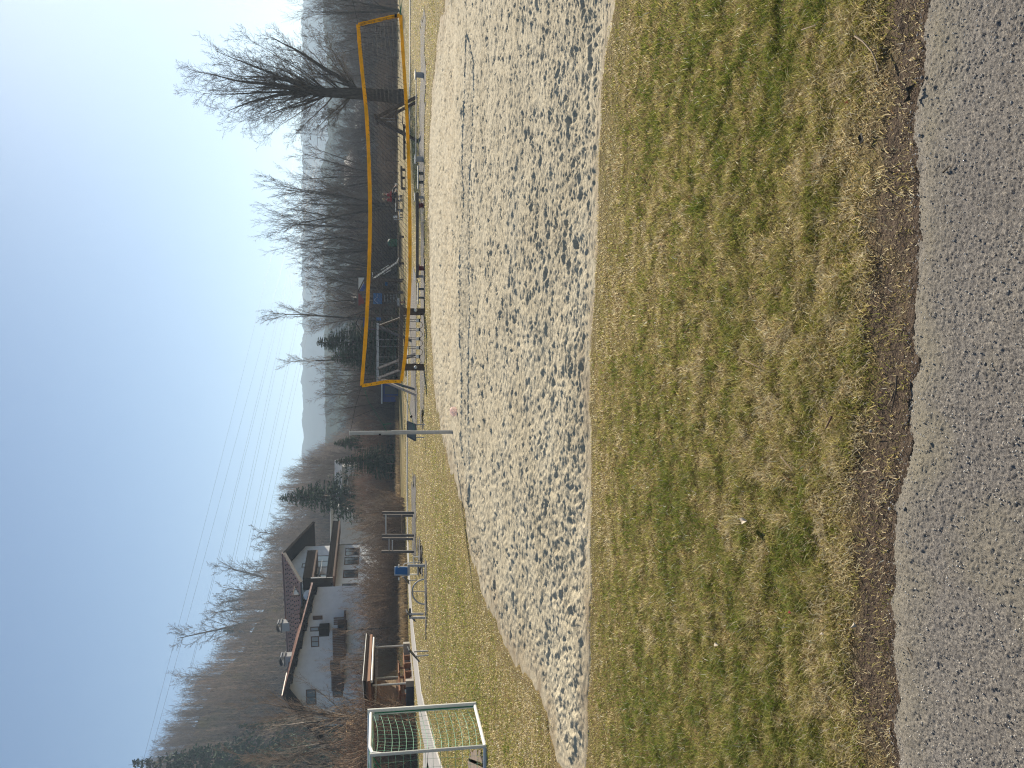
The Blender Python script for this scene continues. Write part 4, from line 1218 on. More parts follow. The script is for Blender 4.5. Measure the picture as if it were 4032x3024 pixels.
chimney(v_.dot(fb.s), v_.dot(fb.d), q2.z - 2.0, P(1111, 2462, 88).z, label='dark chimney behind the ridge, right one')
FB = Frame(fb(0, -.9, 0), angB)
def wB(y0, y1, x0, x1, **k):
    sa, sb = sorted((FB.s_at(y0), FB.s_at(y1))); Yv = FB(sa, 0, 0).y
    return window(hB, FB, sa, sb, P(x1, y0, Yv).z, P(x0, y0, Yv).z, .01, **k)
wB(2446, 2429, 1222, 1256, label='narrow window above the dark flower balcony', pane='pale_pane')
wB(2505, 2465, 1225, 1257, label='double window with two pale panes under the eaves', pane='pale_pane', split=2)
wB(2723, 2665, 1206, 1246, label='large dark window below the chimney', pane='window_glass', split=2)
wB(2770, 2744, 1208, 1232, pane='window_glass')
wB(2600, 2560, 1300, 1340, pane='window_glass', split=2)
wB(2452, 2410, 1330, 1368, pane='window_glass', split=2)
wB(2700, 2660, 1310, 1350, pane='window_glass', split=2)
def panelB(name, y0, y1, x0, x1, d0, d1, material):
    sa, sb = sorted((FB.s_at(y0), FB.s_at(y1))); Yv = FB(sa, 0, 0).y
    mb = MB(); FB.box(mb, sa, sb, d0, d1, P(x1, y0, Yv).z, P(x0, y0, Yv).z); return mb.build(name, material, hB)
panelB('shutter', 2388, 2402, 1232, 1270, .004, .07, M['brown_wood'])
o = panelB('flower_balcony', 2418, 2449, 1259, 1298, .004, .9, M['dark_wood'])
def boards(y0, y1, x0, x1, dd):
    """wooden balcony front, board by board"""
    sa, sb = sorted((FB.s_at(y0), FB.s_at(y1))); Yv = FB(sa, 0, 0).y; z0, z1 = P(x1, y0, Yv).z, P(x0, y0, Yv).z
    mb = MB(); FB.box(mb, sa, sb, .004, dd - .05, z0 - .15, z0); o = mb.build('balcony', M['brown_wood'], hB)
    n = int((sb - sa) / .18)
    for i in range(n):
        mb = MB(); a_ = sa + (sb - sa) * i / n + .01; FB.box(mb, a_, a_ + .15, dd - .04, dd, z0, z1); mb.build('board', M['brown_wood'], o)
boards(2372, 2402, 1317, 1356, 1.2); boards(2414, 2536, 1314, 1358, 1.2); boards(2575, 2655, 1308, 1350, 1.0); boards(2735, 2762, 1313, 1353, .8)
mb = MB(); FB.box(mb, wl_ + .1, wr_ - .2, .004, 1.6, 1.2, 1.4); mb.build('terrace_slab', M['concrete'], hB)

# ---- further buildings
def simple_house(label, y0, y1, Y, xe, xr, xg, wallm, roofm, ang=0.0, wins=(), dep=8.0, gable='side', oh=.5, name='house', rr=12):
    a_ = P(xg, y1, Y); b_ = P(xg, y0, Y)
    f = Frame((a_.x, a_.y, 0), ang); Wd = (b_.x - a_.x) / max(.3, math.cos(ang))
    ze, zr_ = P(xe, (y0 + y1) / 2, Y).z, P(xr, (y0 + y1) / 2, Y).z; zg = min(a_.z, gz(Y)) - .3
    h = thing(name, label, 'house', (a_.x, a_.y, .3))
    mb = MB()
    if gable == 'side':    # ridge along the facade
        f0 = [f(0, 0, zg), f(0, -dep, zg), f(0, -dep, ze), f(0, -dep / 2, zr_ - .12), f(0, 0, ze)]
        f1 = [f(Wd, 0, zg), f(Wd, -dep, zg), f(Wd, -dep, ze), f(Wd, -dep / 2, zr_ - .12), f(Wd, 0, ze)]
        mb.add(f0 + f1, [(0, 1, 2, 3, 4), (9, 8, 7, 6, 5), (0, 4, 9, 5), (4, 3, 8, 9), (3, 2, 7, 8), (2, 1, 6, 7)])
        mb.build('wall', wallm, h)
        dz = (zr_ - ze) / (dep / 2) * oh
        tiled_slope(h, f(-oh, oh, ze - dz), f(Wd + oh, oh, ze - dz), f(Wd + oh, -dep / 2, zr_), f(-oh, -dep / 2, zr_), rr, roofm, .12)
        tiled_slope(h, f(Wd + oh, -dep - oh, ze - dz), f(-oh, -dep - oh, ze - dz), f(-oh, -dep / 2, zr_), f(Wd + oh, -dep / 2, zr_), rr, roofm, .12)
    else:
        m_ = Wd / 2
        f0 = [f(0, 0, zg), f(Wd, 0, zg), f(Wd, 0, ze), f(m_, 0, zr_ - .12), f(0, 0, ze)]
        f1 = [f(0, -dep, zg), f(Wd, -dep, zg), f(Wd, -dep, ze), f(m_, -dep, zr_ - .12), f(0, -dep, ze)]
        mb.add(f0 + f1, [(4, 3, 2, 1, 0), (5, 6, 7, 8, 9), (0, 1, 6, 5), (1, 2, 7, 6), (2, 3, 8, 7), (3, 4, 9, 8), (4, 0, 5, 9)])
        mb.build('wall', wallm, h)
        dz = (zr_ - ze) / m_ * oh
        tiled_slope(h, f(-oh, -dep, ze - dz), f(-oh, oh, ze - dz), f(m_, oh, zr_), f(m_, -dep, zr_), rr, roofm, .12)
        tiled_slope(h, f(Wd + oh, oh, ze - dz), f(Wd + oh, -dep, ze - dz), f(m_, -dep, zr_), f(m_, oh, zr_), rr, roofm, .12)
    for (ya, yb, xa, xb) in wins:
        sa, sb = sorted((f.s_at(ya), f.s_at(yb))); window(h, f, sa, sb, P(xb, ya, Y).z, P(xa, ya, Y).z, .01)
    return h
simple_house('pale grey flat-roofed house right of the chalet, partly behind hedge shrubs', 2003, 2140, 108, 1304, 1296, 1400, M['grey_plaster'], mat('metal_roof', (.62, .62, .6), .5, .2, var=.06), wins=[(2082, 2067, 1322, 1337), (2020, 2008, 1330, 1345)], dep=7, rr=3)
simple_house('hidden house with a pale roof edge behind the tall dark spruce', 1835, 1985, 112, 1345, 1312, 1450, M['grey_plaster'], mat('pale_roof', (.42, .42, .42), .6, var=.1), wins=[(1880, 1865, 1370, 1385), (1920, 1905, 1370, 1385), (1860, 1850, 1400, 1415)], gable='side')
simple_house('light barn glimpsed through the rusty hedge below the tall spruce', 1885, 2010, 92, 1452, 1440, 1520, M['concrete'], M['grey_tiles'], wins=[], gable='side', dep=5, rr=5, name='barn')
simple_house('hazy house with a pale grey gable roof right of the picnic table trees', 592, 690, 128, 1388, 1352, 1455, M['grey_plaster'], M['grey_tiles'], ang=.25, wins=[(640, 622, 1410, 1424), (672, 656, 1410, 1424), (610, 600, 1410, 1424), (655, 640, 1432, 1446)], gable='side')
simple_house('small hazy house with a white gable right of the grey-roofed one', 528, 578, 120, 1450, 1424, 1480, M['grey_plaster'], mat('white_roof', (.6, .6, .58), .5, var=.06), wins=[(560, 548, 1452, 1464)], gable='front', rr=6)
simple_house('hazy house with reddish roof at the right edge above the net corner', -30, 70, 124, 1432, 1402, 1480, M['grey_plaster'], mat('faded_tiles', (.36, .26, .22), .7, var=.15), wins=[(20, 8, 1440, 1455), (50, 38, 1440, 1455)], gable='side')
simple_house('hazy low house behind the big tree', 400, 500, 150, 1420, 1395, 1480, M['grey_plaster'], M['grey_tiles'], wins=[(440, 425, 1425, 1438), (480, 465, 1425, 1438)], gable='side')
simple_house('house with a brown roof and a snow-white gable edge far behind the play tower', 1150, 1290, 104, 1430, 1375, 1500, M['grey_plaster'], M['grey_tiles'], ang=-.3, wins=[(1200, 1180, 1440, 1455), (1240, 1225, 1440, 1455)], gable='front')
# slatted fence far behind the hedge left of the post
fs_ = thing('slatted_fence', 'pale slatted fence seen through the hedge behind the volleyball post', 'fence', P(1498, 1720, 93))
for i, x in enumerate((1461, 1469, 1477, 1484, 1491)):
    MB().bar(P(x, 1612, 93), P(x, 1835, 93), .05, .09).build('rail', M['concrete'], fs_)
for i in range(16):
    y = 1615 + i * 14.5; MB().bar(P(1500, y, 93.1), P(1458, y, 93.1), .08, .05).build('slat_post', M['grey_wood'], fs_)
# blue shed behind the left net corner
sh = thing('blue_shed', 'small dark blue shed behind the left end of the volleyball net', 'shed', on_ground(P(1540, 1540, 80)))
a_, b_ = P(1535, 1582, 80), P(1506, 1506, 80)
MB().hexa([(a_.x, 80, gz(80)), (b_.x, 80, gz(80)), (b_.x, 82.5, gz(80)), (a_.x, 82.5, gz(80)), (a_.x, 80, b_.z), (b_.x, 80, b_.z), (b_.x, 82.5, b_.z), (a_.x, 82.5, b_.z)]).build('wall', M['deep_blue'], sh)
MB().box(((a_.x + b_.x) / 2, 81.2, b_.z + .07), (b_.x - a_.x + .4, 3.0, .12)).build('roof', M['white_paint'], sh)
MB().box(((a_.x + b_.x) / 2 + .2, 79.97, (gz(80) + b_.z) / 2 - .1), (.8, .05, b_.z - gz(80) - .3)).build('door', M['dark_steel'], sh)
# white van glimpsed between shelter and house
def van():
    c = on_ground(P(1495, 2540, 78)); t = thing('white_van', 'white van mostly hidden by bare shrubs, right of the shelter roof', 'van', c)
    x, y = c.x, c.y; z = c.z
    prof = [(-2.3, .35), (2.3, .35), (2.3, 1.05), (1.5, 1.2), (.95, 1.95), (-2.3, 2.0)]
    vs = [(x + a, y - .9, z + b) for a, b in prof] + [(x + a, y + .9, z + b) for a, b in prof]
    n = len(prof); mb = MB(); mb.add(vs, [tuple(range(n)), tuple(range(2 * n - 1, n - 1, -1))] + [(i, n + i, n + (i + 1) % n, (i + 1) % n) for i in range(n)])
    mb.build('body', M['white_paint'], t, bevel=.06)
    MB().add([(x + 1.42, y - .905, z + 1.25), (x + .98, y - .905, z + 1.8), (x + .1, y - .905, z + 1.8), (x + .1, y - .905, z + 1.25)], [(0, 1, 2, 3)]).build('side_window', M['window_glass'], t)
    for wx in (-1.5, 1.45):
        for wy in (-.85, .85): MB().tube([(x + wx, y + wy - .1, z + .33), (x + wx, y + wy + .1, z + .33)], .33, 16).build('wheel', M['black'], t)
van()
wp = thing('log_pile', 'tan pile of sawn logs behind the goal crossbar', 'log pile', on_ground(P(1500, 2896, 62)))
MB().poly([P(1392, 2940, 62), P(1392, 2856, 62), P(1392, 2856, 63.4), P(1392, 2940, 63.4)], -1.6).build('shed_body', M['dark_wood'], wp)
r_ = random.Random(3); k_ = 0
for i in range(4):
    for j in range(13):
        p = P(1366 + i * 7.0 + (j % 2) * 2, 2858 + j * 6.6, 61.9)
        MB().tube([p, p + Vector((0, 1.0, 0))], r_.uniform(.062, .078), 8).build('log', mat('log_end', (.50, .32, .16), .8, var=.25, scale=3), wp)

# ---- open shelter at the left
def shelter():
    Yn, Yf, Xr, Xl = 45.0, 51.5, -17.35, -19.5
    t = thing('shelter', 'open wooden shelter with a brown flat roof and steel posts beside the footpath', 'shelter', ((Xr + Xl) / 2, Yn, 0))
    top = P(1467, 2690, Yn).z
    for nm, X_, Y_ in (('a', Xr, Yn), ('b', Xr, Yf), ('c', Xl + .1, Yf), ('d', Xl + .1, Yn)):
        MB().tube([(X_, Y_, .3), (X_, Y_, top)], .055, 10).build('post', M['aluminium'], t)
    for Y_, mt_ in ((Yn, M['navy_wall']), (Yf, M['concrete'])):
        MB().box(((Xr + Xl) / 2, Y_, .20), (Xr - Xl + .3, .3, .46)).build('low_wall', mt_, t)
    MB().box((Xr + .02, Yn + .02, .2), (.34, .36, .50)).build('plinth', M['concrete'], t); MB().box((Xr + .02, Yf, .2), (.34, .36, .50)).build('plinth', M['concrete'], t)
    MB().box(((Xr + Xl) / 2, (Yn + Yf) / 2, -.02), (Xr - Xl + .4, Yf - Yn - .2, .10)).build('floor_slab', M['concrete'], t)
    # back wall of plywood boards
    n = 10
    for i in range(n):
        y0 = Yn + .2 + (Yf - Yn - .4) * i / n; MB().box((Xl, y0 + (Yf - Yn - .4) / n / 2, (.45 + top) / 2 - .1), (.05, (Yf - Yn - .4) / n - .012, top - .65)).build('wall_board', M['plywood'], t)
    MB().box((Xl - .08, (Yn + Yf) / 2, .2), (.2, Yf - Yn - .3, .5)).build('low_wall', M['navy_wall'], t)
    # glass at the far end
    MB().box(((Xr + Xl) / 2, Yf + .02, (.45 + top) / 2 - .1), (Xr - Xl - .24, .02, top - .75)).build('glass_pane', M['clear_glass'], t)
    # roof: thick board package sloping down to the back
    zr_, zl_ = P(1427, 2658, Yn - .6).z, P(1452, 2800, Yn).z + .1
    X0, X1, Y0, Y1 = Xl - .9, Xr + .55, Yn - .7, Yf + 1.0
    h = .42
    def slab(z0, z1, ins, material, name):
        k = (zr_ - zl_)
        pts = []
        for zz in (z0, z1):
            pts += [(X0 + ins, Y0 + ins, zl_ - h + zz), (X1 - ins, Y0 + ins, zr_ - h + zz), (X1 - ins, Y1 - ins, zr_ - h + zz), (X0 + ins, Y1 - ins, zl_ - h + zz)]
        MB().hexa(pts).build(name, material, t)
    slab(0, .13, .0, M['bench_wood'], 'fascia'); slab(.132, .24, .06, M['brown_wood'], 'roof_deck'); slab(.242, .38, -.03, M['dark_wood'], 'fascia'); slab(.382, .42, -.05, M['white_paint'], 'roof_sheet')
    MB().tube([(Xr + .42, Yn - .5, top + .05), (Xr + .42, Yf + .6, top + .05)], .085, 10).build('gutter', M['aluminium'], t)
    for i in range(6):
        yb = Yn + .3 + i * 1.2; MB().bar((Xl - .4, yb, zl_ - h - .02 + .1), (Xr + .3, yb, zr_ - h - .06), .09, .14).build('rafter', M['brown_wood'], t)
    MB().bar((Xl + .1, Yn, top - .1), (Xl + .1, Yf, top - .1), .12, .16).build('beam', M['aluminium'], t)
    MB().bar((Xr, Yn, top), (Xr, Yf, top), .10, .14).build('beam', M['dark_wood'], t)
    # bench sets: table, benches
    for k, (yc, lab) in enumerate(((46.8, 'brown wooden table in the near half of the shelter'), (49.6, 'brown wooden table in the far half of the shelter'))):
        b = thing('picnic_table', lab, 'table', (-18.4, yc, .03))
        for j in range(4): MB().box((-18.7 + j * .2, yc, .80), (.185, 2.2, .05)).build('table_board', M['bench_wood'], b)
        for dy in (-.8, .8):
            MB().box((-18.4, yc + dy, .41), (.12, .12, .74)).build('leg', M['bench_wood'], b); MB().box((-18.4, yc + dy, .74), (.7, .08, .07)).build('crossbar', M['bench_wood'], b)
            MB().box((-18.4, yc + dy, .08), (.8, .1, .08)).build('foot', M['bench_wood'], b)
    for k, (xc, yc, lab) in enumerate(((-17.75, 46.9, 'brown bench on the open side of the near shelter table'), (-19.1, 46.9, 'brown bench against the plywood wall by the near shelter table'), (-17.75, 49.7, 'brown bench on the open side of the far shelter table'), (-19.1, 49.7, 'brown bench against the plywood wall by the far shelter table'))):
        b = thing('bench', lab, 'bench', (xc, yc, .03))
        for j in (-.1, .1): MB().box((xc + j, yc, .46), (.18, 2.0, .05)).build('seat_board', M['bench_wood'], b)
        for dy in (-.7, .7): MB().box((xc, yc + dy, .235), (.3, .09, .40)).build('leg', M['bench_wood'], b)
        if xc < -19:
            MB().box((xc - .18, yc, .80), (.04, 2.0, .3)).build('backrest', M['bench_wood'], b)
shelter()

# ================================================================== sports gear
def goal():
    X, Yf, Yb = -5.73, 13.75, 12.15
    pf = G(1876, 2775); pb = G(1918, 2938)
    X, Yf = pf.x, pf.y; Yb = pb.y; Xb = pb.x
    H = P(1447, 2800, Yf).z; Hb = P(1456, 2906, Yb).z; XL = X - 3.1
    t = thing('football_goal', 'small white football goal with green net at the left edge, seen from behind', 'goal', (X, Yf, 0))
    for x in (X, XL): MB().tube([(x, Yf, -.03), (x, Yf, H)], .052, 16).build('post', M['white_paint'], t, smooth=False)
    MB().tube([(X, Yf, H - .05), (XL, Yf, H - .05)], .05, 16).build('crossbar', M['white_paint'], t)
    for x in (Xb, XL):
        MB().tube([(x, Yb, .02), (x, Yb, Hb)], .026, 12).build('rear_upright', M['aluminium'], t)
        x2 = X if x == Xb else XL
        MB().tube([(x2, Yf, .03), (x, Yb, .03)], .032, 12).build('ground_bar', M['white_paint'], t)
        MB().tube([(x2, Yf, H - .06), (x, Yb + .25, Hb + .0), (x, Yb + .06, Hb - .04), (x, Yb, Hb - .18)], .028, 12).build('top_side_bar', M['white_paint'], t)
    MB().tube([(Xb, Yb, Hb - .02), (XL, Yb, Hb - .02)], .024, 12).build('rear_top_bar', M['aluminium'], t)
    MB().tube([(Xb, Yb, .03), (XL, Yb, .03)], .036, 12).build('rear_ground_bar', M['aluminium'], t)
    # nets
    def netting(corners, nu, nv, sag, name, seed, r=.0035):
        a, b, c, d = map(Vector, corners); rnd = random.Random(seed)   # a-b bottom, d-c top
        n_ = (b - a).cross(d - a).normalized()
        def pt(u, v):
            p = a.lerp(b, u).lerp(d.lerp(c, u), v)
            w = math.sin(math.pi * u) * math.sin(math.pi * v)
            return p + n_ * (sag * w + .02 * math.sin(7 * u + 9 * v + seed)) - Vector((0, 0, 1)) * (.05 * math.sin(math.pi * u) * (1 if nu < 20 else .5))
        S = []
        for i in range(nu + 1):
            for j in range(nv):
                S.append((pt(i / nu, j / nv), pt(i / nu, (j + 1) / nv), r * .7, r * .7))
        for j in range(nv + 1):
            for i in range(nu):
                S.append((pt(i / nu, j / nv), pt((i + 1) / nu, j / nv), r, r))
        o = link(name, segs_mesh(name, S, 4), M['green_cord'], t); o.location = (-t.location.x, -t.location.y, -t.location.z); tag(o, kind='stuff')
    netting([(X - .03, Yf - .06, .06), (Xb, Yb, .05), (Xb, Yb, Hb - .1), (X - .03, Yf - .06, H - .1)], 12, 15, .10, 'side_net', 1)
    netting([(XL, Yf, .06), (XL, Yb, .05), (XL, Yb, Hb), (XL, Yf, H)], 12, 15, -.10, 'side_net', 2)
    netting([(Xb, Yb, .05), (XL, Yb, .05), (XL, Yb, Hb - .05), (Xb, Yb, Hb - .05)], 24, 15, -.12, 'rear_net', 3, .0028)
    netting([(Xb, Yb, Hb - .03), (XL, Yb, Hb - .03), (XL, Yf, H - .08), (X, Yf, H - .08)], 24, 12, -.10, 'top_net', 4, .0028)
    # loose net bundle hanging under the top
    for k in range(4):
        MB().tube([(X - .15 - .1 * k, Yb + .1, Hb - .06), (X - .55 - .1 * k, Yb + .12, Hb - .3 - .03 * k), (X - .9 - .12 * k, Yb + .15, Hb - .62 - .05 * k), (X - 1.1, Yb + .2, Hb - .9)], .008, 6).build('net_rope', M['green_rope'], t)
    MB().tube([(X - .0, Yf - .06, H - .12), (X, Yf - .06, .05)], .011, 8).build('net_hem', M['green_rope'], t)
    for zc in (H - .02,): MB().box((X - .08, Yf - .02, zc - .12), (.12, .05, .10)).build('corner_bracket', M['steel'], t)
goal()

def volley():
    Yn = 18.75
    # posts
    pl = G(1779, 1701); Xp = pl.x; Yp = pl.y
    Hp = P(1377, 1697, Yp).z
    def post(x, y, lab):
        t = thing('volleyball_post', lab, 'post', (x, y, -.1))
        MB().tube([(x, y, -.2), (x, y, Hp)], .046, 16).build('pole', M['steel'], t)
        MB().tube([(x, y, Hp), (x, y, Hp + .015)], .049, 16).build('cap', M['aluminium'], t)
        MB().box((x - .04, y - .045, P(1496, 1700, Yp).z), (.035, .05, .05)).build('clamp', M['black'], t)
        MB().bar((x + .045, y - .02, 1.0), (x + .045, y - .02, 1.45), .02, .03).build('winch_rail', M['aluminium'], t)
    post(Xp, Yp, 'slim grey steel post of the beach volleyball net, standing alone in the sand')
    XR = 9.75
    post(XR, Yp - .6, 'far right steel post of the volleyball net outside the view')
    t = thing('volleyball_net', 'long black beach volleyball net with orange-yellow edge tapes', 'net', P(1611, 760, Yn))
    # tape centre lines from the picture, on a gently skewed vertical plane
    Yat = lambda y: Yn - (1520 - y) / 1430 * .7 
    top = [(1424, 1519), (1441, 1300), (1451, 1100), (1456, 950), (1457, 800), (1452, 620), (1443, 450), (1428, 300), (1417, 190), (1410, 97)]
    bot = [(1580, 1502), (1595, 1400), (1604, 1300), (1612, 1150), (1614, 1000), (1613, 800), (1608, 600), (1600, 420), (1590, 260), (1577, 60)]
    T = [P(x, y, Yat(y)) for x, y in top]; B = [P(x, y, Yat(y)) for x, y in bot]
    def curve(Pts, n=60):
        out = []; L = len(Pts) - 1
        for i in range(n + 1):
            u = i / n * L; k = min(int(u), L - 1); f = u - k
            p0, p1, p2, p3 = Pts[max(k - 1, 0)], Pts[k], Pts[k + 1], Pts[min(k + 2, L)]
            out.append(.5 * ((2 * p1) + (p2 - p0) * f + (2 * p0 - 5 * p1 + 4 * p2 - p3) * f * f + (3 * p1 - p0 - 3 * p2 + p3) * f ** 3))
        return out
    T, B = curve(T), curve(B)
    def tape(pts, w, name):
        mb = MB(); rnd = random.Random(3); vs = []
        for i, p in enumerate(pts):
            d = (pts[min(i + 1, len(pts) - 1)] - pts[max(i - 1, 0)]).normalized(); n_ = Vector((-d.z, 0, d.x)).normalized()
            ww = w / 2 * rnd.uniform(.92, 1.08); tw = rnd.uniform(-.012, .012)
            vs += [p + n_ * ww + Vector((0, -.006 + tw, 0)), p - n_ * ww + Vector((0, -.006 - tw, 0)), p - n_ * ww + Vector((0, .006 - tw, 0)), p + n_ * ww + Vector((0, .006 + tw, 0))]
        fs = []
        for i in range(len(pts) - 1):
            for k in range(4): fs.append((i * 4 + k, i * 4 + (k + 1) % 4, (i + 1) * 4 + (k + 1) % 4, (i + 1) * 4 + k))
        e = (len(pts) - 1) * 4; fs += [(3, 2, 1, 0), (e, e + 1, e + 2, e + 3)]
        mb.add(vs, fs); return mb.build(name, M['yellow_tape'], t)
    tape(T, .085, 'top_tape'); tape(B, .078, 'bottom_tape')
    LS = curve([T[0], P(1470, 1512, Yn), P(1520, 1503, Yn), B[0]], 14); RS = curve([T[-1], P(1468, 84, Yat(90)), P(1525, 70, Yat(80)), B[-1]], 14)
    tape(LS, .08, 'side_tape'); tape(RS, .08, 'side_tape')
    for k in range(0, 15, 2):
        MB().box(LS[k] + Vector((-.0, -.012, 0)), (.02, .012, .012)).build('lacing', M['black'], t)
    nu, nv = 86, 10; S = []
    def col(u):
        i = u * 60; k = min(int(i), 59); f = i - k; return T[k].lerp(T[k + 1], f), B[k].lerp(B[k + 1], f)
    def pt(u, v):
        a, b = col(u); p = a.lerp(b, v)
        ed = LS[0].lerp(LS[0], 0)
        # pull the ends in along the side tapes
        if u < .08:
            s = LS[min(int(v * 14), 14)]; p = s.lerp(p, min(1, u / .08)) if u < .08 else p
        if u > .92:
            s = RS[min(int(v * 14), 14)]; p = s.lerp(p, min(1, (1 - u) / .08))
        return p + Vector((.012 * math.sin(9 * v + 31 * u), .05 * math.sin(math.pi * v) * math.sin(5 * u), .010 * math.sin(23 * u + 5 * v)))
    for i in range(1, nu):
        for j in range(nv): S.append((pt(i / nu, j / nv), pt(i / nu, (j + 1) / nv), .0040, .0040))
    for j in range(1, nv):
        for i in range(nu): S.append((pt(i / nu, j / nv), pt((i + 1) / nu, j / nv), .0040, .0040))
    o = link('mesh_netting', segs_mesh('mesh_netting', S, 3), M['net_cord'], t); o.location = -t.location; tag(o, kind='stuff')
    # ropes to the posts
    def rope(pts, m_='net_cord', r=.006): MB().tube(pts, r, 6).build('tension_rope', M[m_], t)
    rope([T[0], P(1400, 1600, Yn + .1), (Xp, Yp, Hp - .01)], 'net_cord', .005)
    k1 = P(1508, 1671, Yp - .1)
    rope([LS[1], P(1450, 1580, Yn), k1], 'green_rope', .005); rope([k1, (Xp, Yp, P(1525, 1700, Yp).z)], 'green_rope', .006); rope([k1, P(1540, 1668, Yp - .1)], 'green_rope', .010)
    rope([B[0], P(1620, 1640, Yn), (Xp, Yp, P(1634, 1700, Yp).z)], 'green_rope', .006)
    MB().ball(P(1619, 1640, Yn), .035, 8, 6).build('rope_knot', M['black'], t)
    rope([T[-1], P(1380, -40, Yat(0)), (XR, Yp - .6, Hp - .03)], 'net_cord', .005)
    for dz in (0, .06, .13): rope([B[-1], P(1584, 0, Yat(0)) + Vector((0, 0, dz * .5)), (XR, Yp - .6, 1.35 + dz)], 'green_rope', .007)
    MB().box(RS[12] + Vector((0, -.02, 0)), (.07, .04, .06)).build('buckle', M['black'], t)
volley()
# crumpled pale plastic bag in the sand
c = G(1796, 1620); vs = []
mb = MB(); mb.ball(c + Vector((0, 0, .04)), .11, 12, 8, (1, .8, .75))
r_ = random.Random(5); mb.v = [tuple(Vector(v) + Vector((r_.uniform(-.03, .03), r_.uniform(-.03, .03), r_.uniform(-.02, .03)))) for v in mb.v]
pp, nt, bs = nodes('pale_plastic'); bs.inputs['Base Color'].default_value = (.86, .78, .75, 1); bs.inputs['Roughness'].default_value = .5
tr = nt.nodes.new('ShaderNodeBsdfTranslucent'); tr.inputs['Color'].default_value = (.95, .82, .78, 1); mx = nt.nodes.new('ShaderNodeMixShader'); mx.inputs['Fac'].default_value = .6
nt.links.new(bs.outputs[0], mx.inputs[1]); nt.links.new(tr.outputs[0], mx.inputs[2]); nt.links.new(mx.outputs[0], nt.nodes['Material Output'].inputs['Surface'])
o = mb.build('plastic_bag', pp); tag(o, 'crumpled pale pinkish plastic bag lying in the sand by the post', 'bag')

# ---- slanted information boards of the fitness trail
def board(yl, yr, xt, xb, foot, Y, label, tilt=.25, face='board_face', skew=0):
    g = G(foot, (yl + yr) / 2); Y = g.y
    a, b = P(xb, yl, Y), P(xb - skew, yr, Y); zt = P(xt, yl, Y).z
    t = thing('info_board', label, 'board', on_ground(g))
    A, B_ = Vector((a.x, Y, a.z)), Vector((b.x, Y + tilt * .6, b.z)); C_ = B_ + Vector((tilt * .35, .28, zt - a.z)); D_ = A + Vector((tilt * .35, .28, zt - a.z))
    MB().poly([A, B_, C_, D_], .025).build('panel', M[face], t)
    fr = MB()
    for p, q in ((A, B_), (B_, C_), (C_, D_), (D_, A)): fr.bar(p + Vector((0, -.008, .012)), q + Vector((0, -.008, .012)), .035, .045)
    fr.build('frame', M['dark_steel'], t)
    for f_ in (.22, .8):
        p = A.lerp(B_, f_) + Vector((.03, .10, .02)); MB().bar((p.x, p.y, gz(Y) - .05), (p.x, p.y, p.z + .10), .045).build('leg', M['steel'] if Y < 32 else M['dark_steel'], t)
def board2(cs, foot, legs, label, face='board_face'):
    g = G(*foot); Y = g.y
    t = thing('info_board', label, 'board', on_ground(g))
    q = [P(x, y, Y + dy) for x, y, dy in cs]
    MB().poly(q, .03, (0, .6, .8)).build('panel', M[face], t)
    fr = MB()
    for k in range(4): fr.bar(q[k] + Vector((0, -.006, .014)), q[(k + 1) % 4] + Vector((0, -.006, .014)), .035, .045)
    fr.build('frame', M['dark_steel'], t)
    for (xt, y, xf, dy) in legs:
        p = P(xt, y, Y + dy); MB().bar((p.x, p.y, gz(Y) - .05), p, .045).build('leg', M['steel'], t)
board2([(1638, 1736, 0), (1638, 1671, 0), (1605, 1658, .35), (1605, 1718, .35)], (1673, 1700), [(1636, 1722, 1674, .05), (1637, 1672, 1673, .05)], 'dark slanted info board on two legs directly behind the volleyball post')
board2([(1612, 2300, 0), (1611, 2285, .3), (1584, 2270, .5), (1592, 2272, 0)], (1639, 2286), [(1611, 2285, 1639, .2)], 'small slanted info board just left of the blue fitness machine')
board2([(1636, 2447, 0), (1629, 2431, .35), (1600, 2400, .5), (1606, 2415, .1)], (1668, 2425), [(1625, 2430, 1668, .2)], 'slanted info board beside the left end of the steel fitness frame')
board2([(1652, 2605, 0), (1641, 2588, .4), (1606, 2546, .6), (1613, 2562, .15)], (1687, 2575), [(1630, 2566, 1684, .3), (1636, 2583, 1690, .1)], 'slanted white-edged info board in front of the shelter')

